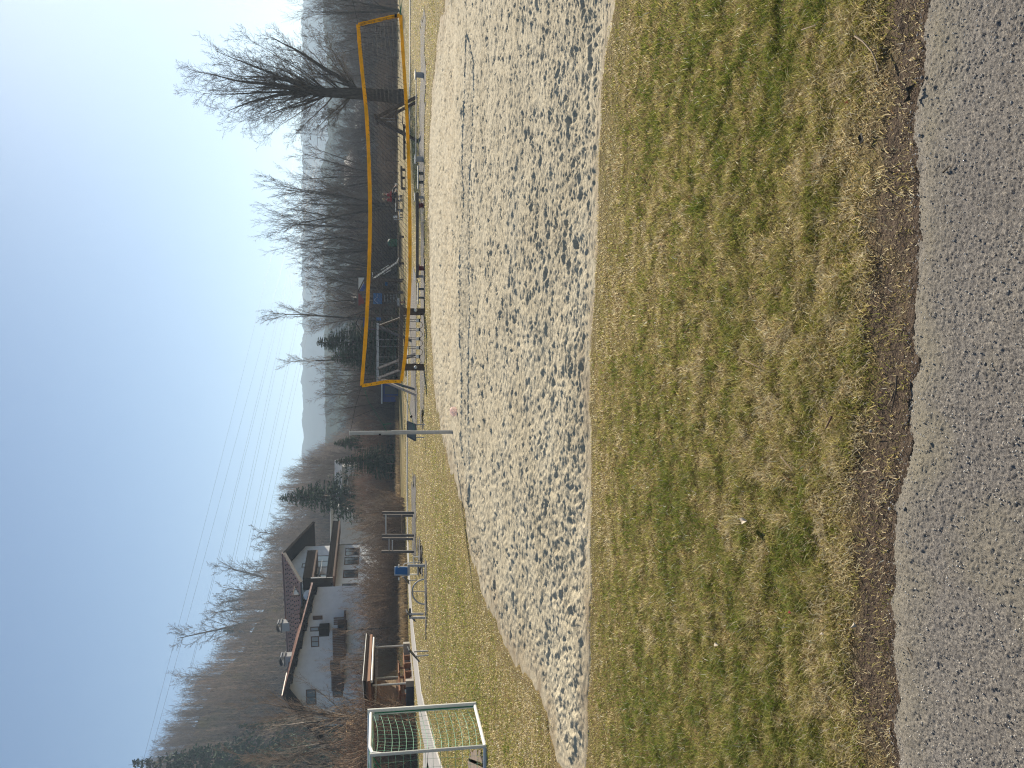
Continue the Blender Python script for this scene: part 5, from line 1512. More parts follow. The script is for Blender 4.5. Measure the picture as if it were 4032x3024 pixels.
# ---- steel fitness machine with blue screen
def machine():
    Y = G(1673, 2330).y
    t = thing('fitness_machine', 'grey steel fitness frame with a blue cushion panel and a half-round hoop on the lawn', 'fitness machine', G(1673, 2330))
    p = lambda x, y, dy=0: P(x, y, Y + dy)
    MB().bar(p(1674, 2222), p(1676, 2436), .10, .07).build('base_beam', M['steel'], t)
    MB().bar(p(1676, 2226), p(1607, 2226), .10).build('upright', M['steel'], t)
    MB().bar(p(1609, 2222), p(1609, 2263), .09).build('arm', M['steel'], t)
    a, b, c_, d_ = p(1606, 2264), p(1606, 2234), p(1557, 2234), p(1556, 2264)
    MB().poly([a, b, c_ + Vector((0, .1, 0)), d_ + Vector((0, .1, 0))], .10, (0, 1, 0)).build('blue_panel', M['blue_panel'], t, bevel=.03)
    MB().poly([p(1612, 2267, .12), p(1612, 2231, .12), p(1552, 2232, .22), p(1552, 2266, .22)], .05, (0, 1, 0)).build('panel_backing', M['steel'], t)
    for x, y in ((1570, 2229), (1571, 2279)): MB().tube([p(x, y - 5), p(x, y + 5)], .035, 8).build('grip', M['cream'], t)
    hoop = []
    for i in range(13):
        an = math.pi * i / 12; hoop.append(p(1671 - 48 * math.sin(an), 2330 - 49 * math.cos(an)))
    MB().tube(hoop, .032, 10).build('hoop', M['steel'], t)
    MB().bar(p(1672, 2328), p(1625, 2328), .03).build('hoop_stay', M['steel'], t)
    for x0, x1, y0, y1 in ((1675, 1612, 2432, 2432), (1668, 1612, 2417, 2417)): MB().bar(p(x0, y0), p(x1, y1), .07).build('upright', M['steel'], t)
    MB().bar(p(1614, 2395), p(1614, 2436), .06, .09).build('seat_rail', M['dark_steel'], t)
    MB().bar(p(1675, 2398), p(1679, 2428), .07, .05).build('foot_plate', M['dark_steel'], t)
    # second frame behind with pedals
    MB().bar(p(1645, 2232, .5), p(1645, 2262, .5), .05).build('pedal_bar', M['steel'], t)
    MB().bar(p(1612, 2262, .5), p(1648, 2262, .5), .05).build('pedal_stay', M['cream'], t)
    MB().bar(p(1648, 2232, .5), p(1657, 2260, .5), .09, .06).build('pedal', M['black'], t)
    MB().tube([p(1588, 2229, .7), p(1592, 2220, .7), p(1615, 2215, .7), p(1632, 2214, .7)], .025, 8).build('handle_bar', M['aluminium'], t)
    MB().tube([p(1632, 2228, .7), p(1628, 2194, .7), p(1650, 2192, .7)], .035, 8).build('side_rail', M['aluminium'], t)
    MB().bar(p(1628, 2214, .7), p(1658, 2214, .7), .04).build('side_post', M['steel'], t)
machine()

# ---- pull-up bars: five wooden posts with steel bars
def pull_bars():
    Yb = G(1631, 2100).y
    t = thing('pull_up_station', 'row of five square wooden posts with steel pull-up bars left of the blue machine', 'pull-up bars', G(1631, 2100))
    for y, x0, x1, dy in ((2019, 1505, 1633, 0), (2030, 1509, 1628, 1.6), (2108, 1503, 1634, 0), (2122, 1504, 1629, 1.6), (2172, 1502, 1633, 0)):
        a, b = P(x1, y, Yb + dy), P(x0, y, Yb + dy); MB().bar((a.x, a.y, gz(a.y) - .05), b, .14).build('post', M['grey_wood'], t)
    for x, y0, y1, m_ in ((1520, 2020, 2108, 'aluminium'), (1532, 2122, 2172, 'steel'), (1582, 2030, 2108, 'stick'), (1545, 2128, 2172, 'aluminium')):
        MB().tube([P(x, y0, Yb), P(x, y1, Yb)], .03, 8).build('bar', M[m_], t)
pull_bars()

# ---- swing with beam and slanted legs
def swing(label, A1, A2, feet, Y1, Y2, seats=0, mat_='grey_wood'):
    t = thing('swing_frame', label, 'swing', G(*feet[0][1]))
    a, b = P(*A1, Y1), P(*A2, Y2)
    MB().bar(a + (a - b).normalized() * .25, b + (b - a).normalized() * .25, .14, .14).build('top_beam', M['steel'], t)
    for apex, f in feet:
        p = a if apex == 0 else (b if apex == 1 else a.lerp(b, .82)); q = G(*f); MB().bar(p - Vector((0, 0, .02)), Vector((q.x, q.y, q.z - .08)), .13, .13).build('leg', M[mat_], t)
    for k in range(seats):
        u = (k + 1) / (seats + 1); top = a.lerp(b, u); z = gz(top.y) + .48
        for s in (-.2, .2):
            MB().tube([top + Vector((s, 0, -.08)), (top.x + s, top.y, z)], .012, 6).build('chain', M['steel'], t)
        MB().box((top.x, top.y, z - .02), (.46, .2, .04)).build('seat', M['black'], t)
swing('grey swing frame with slanted legs behind the left half of the volleyball net', (1487, 1285), (1487, 1490), [(0, (1610, 1238)), (0, (1622, 1345)), (2, (1637, 1392)), (1, (1639, 1430)), (1, (1634, 1533)), (1, (1641, 1558))], 49, 45.5, 2)
# end-on A frame near the big tree
def aframe():
    g = G(1643, 465); Yb = g.y
    t = thing('swing_frame', 'dark wooden A-frame swing seen end-on beside the big bare tree', 'swing', g)
    for dy, ax, f1, f2 in ((0, (1482, 463), (1641, 378), (1644, 557)), (2.6, (1492, 480), (1634, 402), (1634, 552))):
        ap = P(*ax, Yb + dy)
        for f in (f1, f2):
            q = P(*f, Yb + dy); MB().bar(ap, (q.x, q.y, gz(q.y) - .05), .13).build('leg', M['post_wood'], t)
    MB().bar(P(1482, 463, Yb) + Vector((0, -.3, .05)), P(1492, 480, Yb + 2.6) + Vector((0, .3, .05)), .14).build('top_beam', M['post_wood'], t)
    a = P(1487, 470, Yb + 1.3)
    MB().bar(P(1560, 425, Yb + .1), P(1560, 513, Yb + .1), .09).build('tie', M['post_wood'], t)
    for s in (-.25, .25): MB().tube([a + Vector((0, s, 0)), (a.x, a.y + s, .75)], .014, 6).build('chain', M['steel'], t)
    MB().box((a.x, a.y, .72), (.2, .6, .05)).build('seat', M['black'], t)
aframe()

# ---- hanging-step course: two heavy double posts, beam and buoys
def hanging_course():
    g = G(1671, 1335); Yb = g.y
    t = thing('hanging_steps', 'low rope course between two thick dark posts with white buoys on ropes', 'play equipment', g)
    z0 = gz(Yb)
    for y, dy in ((1222, 0), (1232, .5), (1440, .5), (1451, 0)):
        a = P(1600, y, Yb + dy); MB().bar((a.x, a.y, z0 - .05), (a.x, a.y, P(1573, y, Yb).z), .17).build('post', M['post_wood'], t)
    MB().bar(P(1582, 1208, Yb), P(1576, 1456, Yb), .20, .17).build('beam', M['grey_wood'], t)
    for y in (1222, 1446): MB().ball(P(1636, y, Yb) + Vector((0, -.12, 0)), .07, 10, 7).build('bolt_cap', M['cream'], t)
    prev = P(1634, 1226, Yb)
    ks = [1262, 1298, 1334, 1369, 1404]
    for y in ks:
        c_ = P(1648, y, Yb); top = P(1582, y, Yb)
        for s in (-.05, .05): MB().tube([(top.x + s, top.y, top.z), (c_.x + s * .7, c_.y, c_.z + .03)], .012, 6).build('rope', M['net_cord'], t)
        b = MB(); b.tube([c_ + Vector((0, 0, .10)), c_ + Vector((0, 0, -.01))], .075, 12); o = b.build('buoy', M['cream'], t)
        b = MB(); b.tube([c_ + Vector((0, 0, -.011)), c_ + Vector((0, 0, -.07))], .070, 12); b.build('rubber_base', M['black'], o)
        mid = (prev + c_) / 2 + Vector((0, 0, -.17)); MB().tube([prev, prev.lerp(mid, .5) + Vector((0, 0, -.05)), mid, mid.lerp(c_, .5) + Vector((0, 0, -.05)), c_], .014, 6).build('loop_rope', M['post_wood'], t)
        prev = c_
    e = P(1634, 1446, Yb); mid = (prev + e) / 2 + Vector((0, 0, -.2)); MB().tube([prev, mid, e], .014, 6).build('loop_rope', M['post_wood'], t)
hanging_course()

# ---- spring beam (seesaw) on red springs
def spring_beam():
    g = G(1669, 930); Yb = g.y
    t = thing('spring_beam', 'long brown wobble beam on two red coil springs behind the sand', 'play equipment', g)
    MB().bar(P(1643, 760, Yb), P(1643, 1094, Yb), .13, .12).build('beam', M['grey_wood'], t)
    for y in (808, 1055):
        b = P(1650, y, Yb); pts = []
        for i in range(49):
            an = i / 48 * 5 * 6.283; pts.append((b.x + .10 * math.cos(an), b.y + .10 * math.sin(an), b.z * (1 - i / 48) + gz(Yb)))
        MB().tube(pts, .016, 6).build('spring', M['red_panel'], t)
        MB().box(b + Vector((0, 0, .0)), (.26, .26, .03)).build('spring_plate', M['red_panel'], t)
    for y in (776, 1088):
        a = P(1640, y, Yb + .15); MB().bar((a.x, a.y, 0), a, .10).build('post', M['steel'], t)
        MB().box(P(1633, y, Yb + .15), (.32, .3, .03)).build('platform', M['steel'], t)
spring_beam()
def low_bench(y0, y1, legs, xt, foot, label, m_='steel'):
    g = G(foot, (y0 + y1) / 2); Yb = g.y
    t = thing('low_bench', label, 'bench', g); z = P(xt, y0, Yb).z
    for k in range(3):
        a, b = P(xt, y0, Yb + k * .13), P(xt, y1, Yb + k * .13); MB().bar((a.x, a.y, z), (b.x, b.y, z), .11, .04).build('seat_board', M[m_], t)
    for y in legs:
        a = P(xt, y, Yb + .13); MB().bar((a.x, a.y, gz(Yb) - .03), (a.x, a.y, z - .02), .06, .3).build('leg', M['dark_steel'], t)
    MB().tube([P(xt, y1, Yb) + Vector((0, .1, 0)), P(xt - 4, y1 - 14, Yb) + Vector((0, .1, 0))], .02, 6).build('armrest', M['dark_steel'], t)
low_bench(744, 652, (717, 682), 1647, 1668, 'low grey bench between the red-sprung beam and the stone plinths')
low_bench(1198, 1114, (1172, 1138), 1647, 1670, 'low grey bench right of the rope course')
def plinth_rail():
    g = G(1668, 455); Yb = g.y
    t = thing('plinth_rail', 'thin steel rail spanning two grey plinths with white tops, in front of the big tree', 'play equipment', g)
    for y in (296, 627):
        a = P(1667, y, Yb); top = P(1637, y, Yb)
        MB().tube([(a.x, a.y, -.03), (a.x, a.y, top.z)], .115, 14).build('plinth', M['steel'], t)
        MB().box((a.x, a.y, top.z + .02), (.34, .34, .035)).build('plinth_top', M['white_paint'], t)
    MB().tube([P(1639, 296, Yb), P(1638, 627, Yb)], .018, 8).build('rail', M['aluminium'], t)
plinth_rail()
def far_rail(y0, y1, x0, x1, posts, foot, label, th=.16):
    g = G(foot, (y0 + y1) / 2); Yb = g.y
    t = thing('balance_beam', label, 'balance beam', g)
    MB().bar(P(x0, y0, Yb), P(x1, y1, Yb), th, th).build('beam', M['post_wood'], t)
    for y in posts:
        f = (y - y0) / (y1 - y0); a = P(x0 + (x1 - x0) * f, y, Yb); MB().bar((a.x, a.y, gz(Yb) - .05), a, th).build('post', M['post_wood'], t)
far_rail(490, 628, 1590, 1592, (500, 560, 622), 1597, 'long dark balance beam behind the net, left of the end-on swing')
far_rail(655, 745, 1580, 1582, (668, 700, 742), 1595, 'dark balance beam right of the picnic table with two people')
far_rail(925, 1050, 1574, 1574, (932, 1037), 1590, 'dark rail between the green bin and the slide')
far_rail(770, 1020, 1566, 1567, (775, 935, 1015), 1584, 'long thin grey rail in front of the picnic table', .10)

# ---- picnic table with two people
def picnic():
    Yb = 66.0
    t = thing('picnic_table', 'picnic table with sunlit white top where two people in red sit', 'table', on_ground(P(1598, 815, Yb)))
    z0 = gz(Yb)
    def plank(y0, y1, x, name, w=.7, th=.06, dy=0, m_='white_paint'):
        a, b = P(x, y0, Yb + dy), P(x, y1, Yb + dy); MB().box(((a.x + b.x) / 2, Yb + dy, a.z), (abs(b.x - a.x), w, th)).build(name, M[m_], t)
    plank(832, 783, 1558, 'table_top'); plank(788, 766, 1574, 'bench_seat', .35, dy=-.8); plank(858, 828, 1574, 'bench_seat', .35, dy=-.8); plank(860, 770, 1573, 'bench_seat', .35, dy=.8)
    for y in (790, 826):
        a = P(1560, y, Yb); MB().bar((a.x, a.y, z0), a, .12).build('leg', M['dark_steel'], t)
    for y in (770, 784, 832, 846, 856):
        a = P(1575, y, Yb - .8); MB().bar((a.x, a.y, z0), a, .08).build('leg', M['dark_steel'], t)
    sg = thing('small_sign', 'small white sign on a post left of the picnic table', 'sign', on_ground(P(1598, 859, Yb)))
    a, b = P(1564, 862, Yb), P(1548, 852, Yb); MB().box(((a.x + b.x) / 2, Yb - .3, (a.z + b.z) / 2), (b.x - a.x, .04, b.z - a.z)).build('face', M['white_paint'], sg)
    q = P(1550, 864, Yb - .3); MB().bar((q.x, q.y, z0), q, .06).build('post', M['steel'], sg)
    gbin = thing('green_bin', 'dark green round-topped bin behind the playground rail', 'bin', on_ground(P(1570, 956, 72)))
    a = P(1566, 956, 72); top = P(1538, 956, 72)
    MB().tube([(a.x, 72, gz(72)), (a.x, 72, top.z)], .36, 16).build('body', M['green_plastic'], gbin); MB().ball((a.x, 72, top.z), .37, 16, 8, (1, 1, .75)).build('lid', M['green_plastic'], gbin)
picnic()

def skin_body(name, pts, rad, edges, material, parent, sub=1):
    me = D.meshes.new(name); me.from_pydata([tuple(p) for p in pts], edges, [])
    o = link(name, me, material, parent)
    md = o.modifiers.new('skin', 'SKIN'); 
    for i, v in enumerate(me.skin_vertices[0].data): v.radius = (rad[i], rad[i]); v.use_root = (i == 0)
    md.use_smooth_shade = True
    s = o.modifiers.new('sub', 'SUBSURF'); s.levels = sub; s.render_levels = sub
    return o
def person(y, Y, seat, label, facing=1):
    base = P(1560, y, Y); x0 = base.x; t = thing('person', label, 'person', (x0, Y, gz(Y)))
    h = seat; f = facing
    # seated, legs stretched to the right
    body = [(0, 0, h), (0, 0, h + .20), (.02 * f, 0, h + .42), (.03 * f, 0, h + .55), (.05 * f, 0, h + .66),
            (0, -.10, h), (.42 * f, -.12, h + .02), (.78 * f, -.12, h - .22), (.90 * f, -.12, h - .24),
            (0, .10, h), (.42 * f, .12, h + .04), (.80 * f, .13, h - .18), (.92 * f, .13, h - .20),
            (0, -.17, h + .48), (.10 * f, -.24, h + .26), (.32 * f, -.20, h + .16), (0, .17, h + .48), (.10 * f, .24, h + .26), (.32 * f, .20, h + .16)]
    E = [(0, 1), (1, 2), (2, 3), (3, 4), (0, 5), (5, 6), (6, 7), (7, 8), (0, 9), (9, 10), (10, 11), (11, 12), (2, 13), (13, 14), (14, 15), (2, 16), (16, 17), (17, 18)]
    R = [.13, .125, .13, .055, .05, .09, .07, .045, .04, .09, .07, .045, .04, .06, .045, .035, .06, .045, .035]
    skin_body('body', body, R, E, M['skin'], t)
    # jacket and trousers a touch wider than the body
    J = [(0, 0, h + .06), (0, 0, h + .22), (.02 * f, 0, h + .44), (.025 * f, 0, h + .53), (0, -.18, h + .48), (.10 * f, -.25, h + .26), (.28 * f, -.21, h + .17), (0, .18, h + .48), (.10 * f, .25, h + .26), (.28 * f, .21, h + .17)]
    skin_body('jacket', J, [.16, .16, .155, .08, .08, .062, .05, .08, .062, .05], [(0, 1), (1, 2), (2, 3), (2, 4), (4, 5), (5, 6), (2, 7), (7, 8), (8, 9)], M['red_cloth'], t)
    Tr = [(0, 0, h), (0, -.10, h), (.42 * f, -.12, h + .02), (.72 * f, -.12, h - .20), (0, .10, h), (.42 * f, .12, h + .04), (.74 * f, .13, h - .15)]
    skin_body('trousers', Tr, [.15, .105, .085, .06, .105, .085, .06], [(0, 1), (1, 2), (2, 3), (0, 4), (4, 5), (5, 6)], M['dark_cloth'], t)
    hd = MB(); hd.ball((.06 * f, 0, h + .80), .105, 14, 10, (.95, .85, 1.15)); hd.ball((.17 * f, 0, h + .79), .02, 6, 5)
    hd.build('head', M['skin'], t, local=True, smooth=True)
    hr = MB(); hr.ball((.045 * f, 0, h + .835), .112, 14, 8, (.95, .92, 1.02)); hr.build('hair', mat('sunlit_hair', (.42, .33, .2), .6), t, local=True, smooth=True)  # hair colour lightened to carry the sun's bright rim on the head
    for yy in (-.12, .13): MB().box((.92 * f, yy, h - .22), (.10, .09, .22)).build('shoe', M['white_paint'], t, local=True)
person(769, 65.0, .78, 'person in bright red jacket at the right end of the picnic table, legs stretched out')
person(789, 65.2, .76, 'person in a darker red jacket sitting just left of the other at the picnic table')

# ---- play tower with slide
def tower():
    Yb = 64.0; z0 = gz(Yb)
    t = thing('play_tower', 'wooden play tower with red and white roof, blue panels and a steel slide', 'play tower', on_ground(P(1590, 1150, Yb)))
    p = lambda x, y, dy=0: P(x, y, Yb + dy)
    for y, x0, dy in ((1098, 1445, 0), (1106, 1450, 1.6), (1150, 1412, 0), (1146, 1440, 1.6), (1200, 1420, 0), (1205, 1430, 1.6), (1246, 1440, 0), (1292, 1425, 0), (1296, 1430, 1.6), (1240, 1425, 1.6)):
        a = p(x0, y, dy); MB().bar((a.x, a.y, z0 - .05), a, .13).build('post', M['post_wood'], t)
    for x, y0, y1, dy in ((1505, 1098, 1200, 0), (1505, 1100, 1205, 1.6), (1484, 1098, 1150, 0), (1558, 1100, 1246, 0), (1548, 1200, 1296, 0), (1500, 1200, 1294, 0), (1512, 1200, 1294, 1.6), (1575, 1098, 1205, 0), (1497, 1098, 1246, 1.6)):
        MB().bar(p(x, y0, dy), p(x, y1, dy), .10).build('rail', M['post_wood'], t)
    MB().poly([p(1508, 1098), p(1508, 1200), p(1508, 1204, 1.6), p(1508, 1102, 1.6)], .05).build('deck', M['grey_wood'], t)
    MB().poly([p(1500, 1202), p(1500, 1294), p(1500, 1297, 1.6), p(1500, 1206, 1.6)], .05).build('deck', M['grey_wood'], t)
    # butterfly shaped two-colour roof
    MB().poly([p(1411, 1093), p(1411, 1152), p(1434, 1110), p(1434, 1093)], .06, (0, 1, 0)).build('roof_sail', M['white_paint'], t)
    MB().poly([p(1411, 1152, .1), p(1411, 1204, .1), p(1434, 1196, .1), p(1432, 1178, .1)], .06, (0, 1, 0)).build('roof_sail', M['red_panel'], t)
    MB().poly([p(1415, 1148, .3), p(1428, 1110, .3), p(1440, 1130, .3), p(1424, 1160, .3)], .06, (0, 1, 0)).build('roof_sail', M['deep_blue'], t)
    MB().bar(p(1409, 1090), p(1409, 1206), .09).build('roof_beam', M['grey_wood'], t)
    MB().bar(p(1409, 1150), p(1445, 1080), .09).build('roof_brace', M['post_wood'], t); MB().bar(p(1409, 1150, .2), p(1448, 1162, .2), .09).build('roof_brace', M['post_wood'], t)
    bp = MB().poly([p(1504, 1197), p(1504, 1153), p(1470, 1153), p(1470, 1197)], .06, (0, -1, 0)).build('panel', M['blue_panel'], t)
    rnd = random.Random(2)
    for k in range(5):
        y0 = 1160 + k * 7; x0 = 1480 + rnd.uniform(-3, 6)
        MB().tube([P(x0 + 3 * math.sin(i * 1.3 + k), y0 + i * 2, Yb - .08) for i in range(4)], .012, 5).build('scrawl', M['cream'], t)
    MB().poly([p(1526, 1125, .4), p(1526, 1110, .4), p(1515, 1110, .4), p(1515, 1125, .4)], .05, (0, 1, 0)).build('panel', M['blue_panel'], t)
    MB().poly([p(1500, 1262), p(1500, 1250), p(1482, 1250), p(1482, 1262)], .06, (0, -1, 0)).build('panel', M['blue_panel'], t)
    MB().poly([p(1480, 1297), p(1480, 1291), p(1440, 1291), p(1440, 1297)], .06, (0, -1, 0)).build('panel', M['deep_blue'], t)
    MB().poly([p(1444, 1290, .1), p(1444, 1250, .1), p(1430, 1250, .1), p(1430, 1290, .1)], .06, (0, -1, 0)).build('panel', M['deep_blue'], t)
    # gabled hut roof of the second tower
    for a, b in (((1403, 1272), (1422, 1238)), ((1403, 1272), (1424, 1306))):
        MB().poly([p(*a, -.3), p(*b, -.3), p(*b, 1.9), p(*a, 1.9)], .08).build('hut_roof', M['dark_wood'], t)
    for i in range(6): MB().bar(p(1546, 1208 + i * 6), p(1512, 1208 + i * 6), .05).build('baluster', M['grey_wood'], t)
    MB().bar(p(1512, 1156, -.1), p(1568, 1208, -.1), .08).build('ramp_rail', M['post_wood'], t)
    # ladder rungs
    for i in range(5): MB().bar(p(1515 + i * 12, 1160, -.05), p(1515 + i * 12, 1190, -.05), .05).build('rung', M['steel'], t)
    # slide to the right
    a0, a1 = p(1478, 1096), p(1580, 1026, -.2)
    pts = [a0, a0.lerp(a1, .5), a0.lerp(a1, .92), a1 + Vector((.25, 0, .02))]
    mb = MB()
    for i in range(3):
        q, r = pts[i], pts[i + 1]; mb.poly([q, r, r + Vector((0, .55, 0)), q + Vector((0, .55, 0))], .02)
    mb.build('slide_chute', M['dark_steel'], t)
    for dy in (0, .55):
        MB().tube([v + Vector((0, dy, .17)) for v in pts], .035, 8).build('slide_rail', M['aluminium'], t)
    for (xa, ya, xb, yb) in ((1499, 1064, 1530, 1045), (1510, 1080, 1540, 1062)): MB().tube([p(xa, ya, -.3), p(xb, yb, -.3)], .03, 8).build('slide_handrail', M['aluminium'], t)
    MB().tube([p(1467, 1072, -.3), p(1467, 1090, -.3)], .03, 8).build('slide_handrail', M['aluminium'], t)
    # small spring rider below
    sr = thing('spring_rider', 'small spring rider on a red coil in front of the play tower', 'play equipment', on_ground(P(1598, 1190, 60)))
    b = on_ground(P(1598, 1190, 60)); MB().tube([(b.x + .09 * math.cos(i * .9), b.y + .09 * math.sin(i * .9), b.z + i * .014) for i in range(28)], .018, 6).build('spring', M['red_panel'], sr)
    MB().box((b.x, b.y, b.z + .48), (.65, .25, .18)).build('seat', M['steel'], sr, bevel=.05); MB().bar((b.x + .15, b.y - .2, b.z + .7), (b.x + .15, b.y + .2, b.z + .7), .04).build('handle', M['steel'], sr)
tower()

# ---- wire fence along the far edge of the meadow
def fence():
    ys = [-60, 20, 65, 150, 228, 305, 380, 460, 537, 587, 635, 680, 725, 800, 880, 960, 1040, 1120, 1200, 1280, 1360, 1440, 1500, 1560, 1610, 1660, 1700, 1745, 1790, 1826, 1862, 1897, 1935, 1975, 2020, 2070, 2120, 2170, 2225, 2320, 2410, 2488, 2560, 2640, 2740, 2850, 2960, 3090]
    ds = [78] * 34; ds += list(np.linspace(76, 52, len(ys) - 34))
    t = thing('wire_fence', 'thin wire fence on dark posts along the far edge of the meadow', 'fence', on_ground(P(1560, 1500, 78)))
    tops = []
    for y, Yf in zip(ys, ds):
        a = P(1560, y, Yf); z = gz(Yf); h = 1.25
        MB().bar((a.x, Yf, z - .1), (a.x + .02, Yf, z + h), .09).build('post', M['post_wood'], t); tops.append(Vector((a.x, Yf, z)))
    for hh in (1.15, .8, .45):
        MB().tube([p + Vector((0, 0, hh)) for p in tops], .009, 4).build('wire', M['wire'], t)
fence()

# ---- power lines and pylon
def pylon():
    b = P(1500, 535, 520); b.z = 0
    top = P(1165, 535, 520).z
    t = thing('power_pylon', 'faint lattice pylon behind the big bare tree', 'pylon', (b.x, b.y, 0))
    S = []
    w0, w1 = 3.2, .8; lv = 12
    cs = []
    for i in range(lv + 1):
        f = i / lv; w = w0 * (1 - f) + w1 * f; z = top * f; cs.append([Vector((b.x + sx * w, b.y + sy * w, z)) for sx, sy in ((-1, -1), (1, -1), (1, 1), (-1, 1))])
    mb = MB()
    for i in range(lv):
        for k in range(4):
            mb.bar(cs[i][k], cs[i + 1][k], .28); mb.bar(cs[i][k], cs[i + 1][(k + 1) % 4], .16); mb.bar(cs[i][(k + 1) % 4], cs[i + 1][k], .16)
    o = mb.build('lattice_mast', M['wire'], t)
    for xz in (1188, 1250, 1310):
        z = P(xz, 535, 520).z; MB().bar((b.x - 9, b.y, z), (b.x + 9, b.y, z), .35).build('crossarm', M['wire'], t)
    return b
pylon()
WL = [(987, 811, 0), (1037, 850, 0), (1067, 896, 1), (1080, 906, 1), (1097, 948, 2), (1112, 962, 2), (1148, 996, 3), (1160, 1010, 3), (1190, 1030, 4), (1205, 1056, 4)]
for k, (xa, xb, pr) in enumerate(WL):
    sl_ = (xa - xb) / 700.0
    x_at = lambda y: xb + (2000 - y) * sl_
    pts = []
    A, B_ = P(x_at(500), 500, 515), P(x_at(3300), 3300, 215)
    for i in range(25):
        u = i / 24; p = A.lerp(B_, u); p.z -= 5.0 * 4 * u * (1 - u) * .25 * (1 - .3 * (k % 2)); pts.append(p)
    o = MB().tube(pts, .03, 4).build('power_line', M['wire'])
    tag(o, ['highest overhead power cable crossing the sky', 'second overhead power cable from the top'][k] if k < 2 else 'overhead power cable in one of the close pairs crossing the sky', 'cable', 'overhead power cables')

# ================================================================== small things by the road
def stick(pts, r, label, m_='stick', name='twig', h=.012):
    P3 = [G(*p) + Vector((0, 0, h)) for p in pts]
    o = MB().tube(P3, r, 6, r1=r * .45).build(name, M[m_]); tag(o, label, name.replace('_', ' '))
stick([(3387, 143), (3420, 165), (3455, 205), (3472, 245), (3482, 285)], .004, 'long curved pale twig in the grass at the right by the road edge', h=.02)
stick([(3545, 1478), (3542, 1530), (3530, 1590), (3520, 1632)], .0032, 'long dark twig lying along the asphalt edge near the middle', 'bark', h=.012)
stick([(3536, 1540), (3522, 1580)], .004, 'short dark twig beside the long one at the asphalt edge', 'bark')
stick([(3180, 120), (3240, 100)], .003, 'straight bleached twig in the grass near the right edge', h=.025)
stick([(3100, 1795), (3148, 1852)], .0032, 'straight pale twig in the green grass left of the middle', h=.03)
stick([(3300, 1640), (3276, 1688)], .0045, 'short reddish twig in the grass before the bare soil', 'brown_wood', h=.025)
stick([(3266, 1600), (3288, 1622), (3284, 1640)], .0025, 'forked thin twig beside the reddish one', h=.03)
stick([(3415, 1702), (3462, 1708)], .0022, 'thin straw twig on the bare soil strip', h=.014)
stick([(3412, 1860), (3470, 1852)], .0028, 'pale straw twig on the dark soil left of centre', h=.014)
stick([(3590, 2548), (3605, 2580), (3612, 2600)], .0022, 'small curved twig lying on the asphalt at the left', h=.014)
stick([(3485, 2775), (3505, 2800)], .0030, 'pale twig on the asphalt edge at the left', h=.012)
stick([(3730, 680), (3758, 655)], .0030, 'short dark twig on the asphalt at the right', 'bark', h=.014)
stick([(3618, 15), (3622, 45)], .0028, 'pale twig on the soil at the very right edge', h=.012)
stick([(2960, 1420), (3010, 1445)], .0028, 'thin pale twig in the lawn middle', h=.03)
def leaf(pts, label, m_, name='dead_leaf', h=.012, curl=.012):
    P3 = [G(*p) + Vector((0, 0, h + (curl if i % 2 else 0))) for i, p in enumerate(pts)]
    c = sum(P3, Vector()) / len(P3) - Vector((0, 0, .004)); n = len(P3)
    if m_.name != 'dark_leaf': P3 = [c + (p - c) * .7 for p in P3]
    mb = MB(); mb.add(P3 + [c] + [p - Vector((0, 0, .002)) for p in P3] + [c - Vector((0, 0, .002))], [(i, (i + 1) % n, n) for i in range(n)] + [(n + 1 + (i + 1) % n, n + 1 + i, 2 * n + 1) for i in range(n)] + [(i, n + 1 + i, n + 1 + (i + 1) % n, (i + 1) % n) for i in range(n)])
    o = mb.build(name, m_); tag(o, label, name.replace('_', ' '))
dkl = mat('dark_leaf', (.05, .045, .035), .6, var=.3, scale=30); lfl = mat('pale_leaf', (.42, .36, .27), .7, var=.2, scale=30)
leaf([(3618, 330), (3612, 365), (3598, 395), (3592, 408), (3590, 385), (3602, 350)], 'slim dark leaf on the soil at the asphalt edge, right side', dkl, curl=.02)
leaf([(3392, 515), (3412, 515), (3410, 560), (3400, 580), (3390, 575), (3392, 540)], 'dark piece of bark sunk in the grass by the road, right side', mat('black_bark', (.02, .02, .018), .7, var=.3), 'bark_piece', .006)
leaf([(2930, 2035), (2962, 2030), (2975, 2050), (2960, 2070), (2942, 2062)], 'pale crumpled leaf in the lawn left of the middle', lfl, h=.03, curl=.02)
leaf([(2833, 2528), (2850, 2524), (2856, 2540), (2840, 2548)], 'small pinkish leaf in the lawn at the left', lfl, h=.03)
leaf([(3262, 2485), (3280, 2488), (3276, 2500), (3262, 2498)], 'small white leaf in the grass near the road at the left', lfl, h=.03)
leaf([(3380, 2448), (3402, 2440), (3396, 2470), (3385, 2475)], 'pale curled leaf at the edge of the bare soil, left side', lfl, h=.02, curl=.02)
leaf([(3364, 395), (3378, 398), (3374, 412), (3364, 410)], 'small orange-brown leaf in the dry grass at the right', mat('orange_leaf', (.40, .17, .06), .7, var=.2), h=.03)
leaf([(3140, 2400), (3150, 2402), (3150, 2415), (3141, 2414)], 'tiny red scrap in the lawn at the left', M['red_cloth'], 'scrap', h=.035)
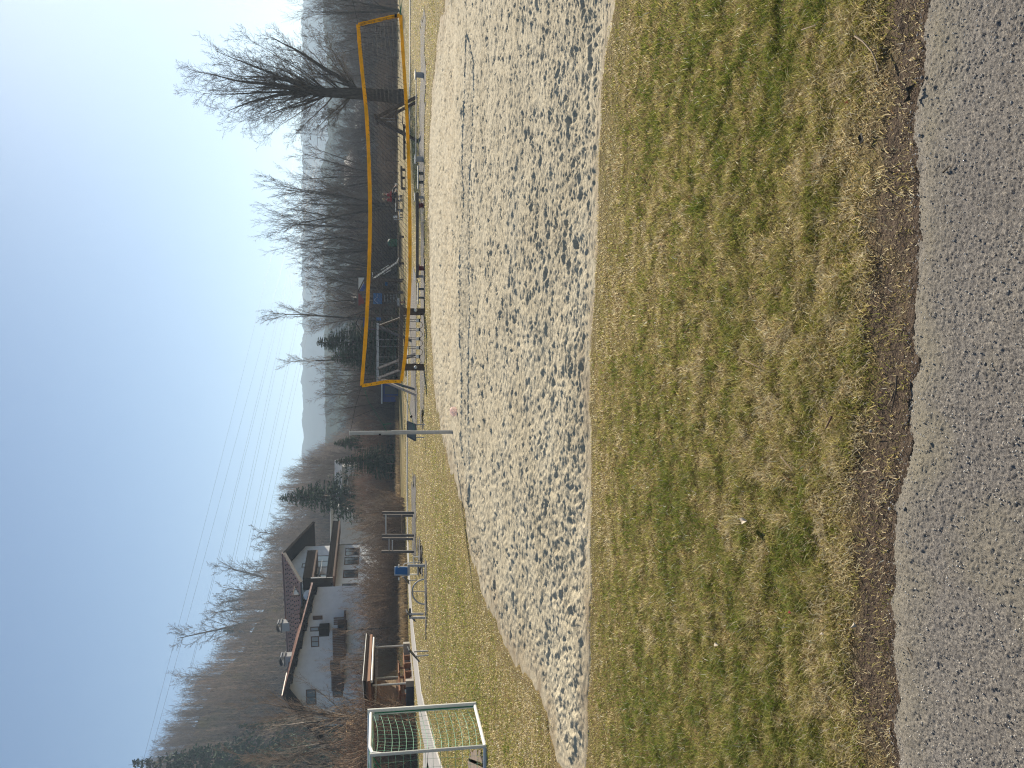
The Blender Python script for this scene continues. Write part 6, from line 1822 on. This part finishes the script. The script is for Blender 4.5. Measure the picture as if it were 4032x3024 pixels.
leaf([(3480, 1040), (3495, 1040), (3492, 1062), (3480, 1060)], 'small tan bark chip on the soil strip', M['stick'], 'bark_chip', h=.012)
def pebble(x, y, r, label, m_):
    p = G(x, y); mb = MB().ball(p + Vector((0, 0, r * .5)), r, 8, 6, (1, .8, .7)); rr = random.Random(x); mb.v = [tuple(Vector(v) + Vector((rr.uniform(-1, 1), rr.uniform(-1, 1), rr.uniform(-1, 1))) * r * .15) for v in mb.v]
    o = mb.build('pebble', m_, smooth=True); tag(o, label, 'pebble')
pebble(3988, 403, .006, 'pale pebble on the asphalt at the right', M['concrete']); pebble(3957, 1745, .006, 'pale pebble with a dark neighbour on the asphalt, middle', M['concrete']); pebble(3965, 1750, .005, 'dark pebble beside the pale one on the asphalt, middle', M['dark_steel'])
pebble(3884, 1434, .006, 'dark pebble alone on the asphalt right of the middle', M['dark_steel']); pebble(3636, 305, .007, 'dark round pebble on the soil at the right', M['dark_steel']); pebble(3568, 2005, .007, 'dark pebble at the ragged asphalt edge, left of the middle', M['dark_steel']); pebble(3506, 2003, .006, 'grey pebble at the ragged asphalt edge, left of the middle', M['concrete'])
pebble(3432, 1697, .006, 'grey pebble in the bare soil strip', M['concrete']); pebble(3624, 534, .006, 'pale pebble at the asphalt edge on the right', M['concrete'])

# ================================================================== haze
def haze():
    mt = D.materials.new('haze'); mt.use_nodes = True; nt = mt.node_tree
    nt.nodes.clear(); out = nt.nodes.new('ShaderNodeOutputMaterial'); pv = nt.nodes.new('ShaderNodeVolumePrincipled')
    pv.inputs['Color'].default_value = (0.60, 0.78, 1.0, 1); pv.inputs['Density'].default_value = HAZE; pv.inputs['Anisotropy'].default_value = 0.3
    nt.links.new(pv.outputs[0], out.inputs['Volume'])
    mb = MB(); R = 2650; z0, z1 = -1.7, 175.0
    mb.hexa([(-R, -R, z0), (R, -R, z0), (R, R, z0), (-R, R, z0), (-R, -R, z1), (R, -R, z1), (R, R, z1), (-R, R, z1)])
    o = mb.build('haze', mt, loc=(0, 0, 0)); tag(o, 'thin spring haze over the whole valley', 'haze', kind='stuff')
HAZE = 0.00055
if HAZE: haze()
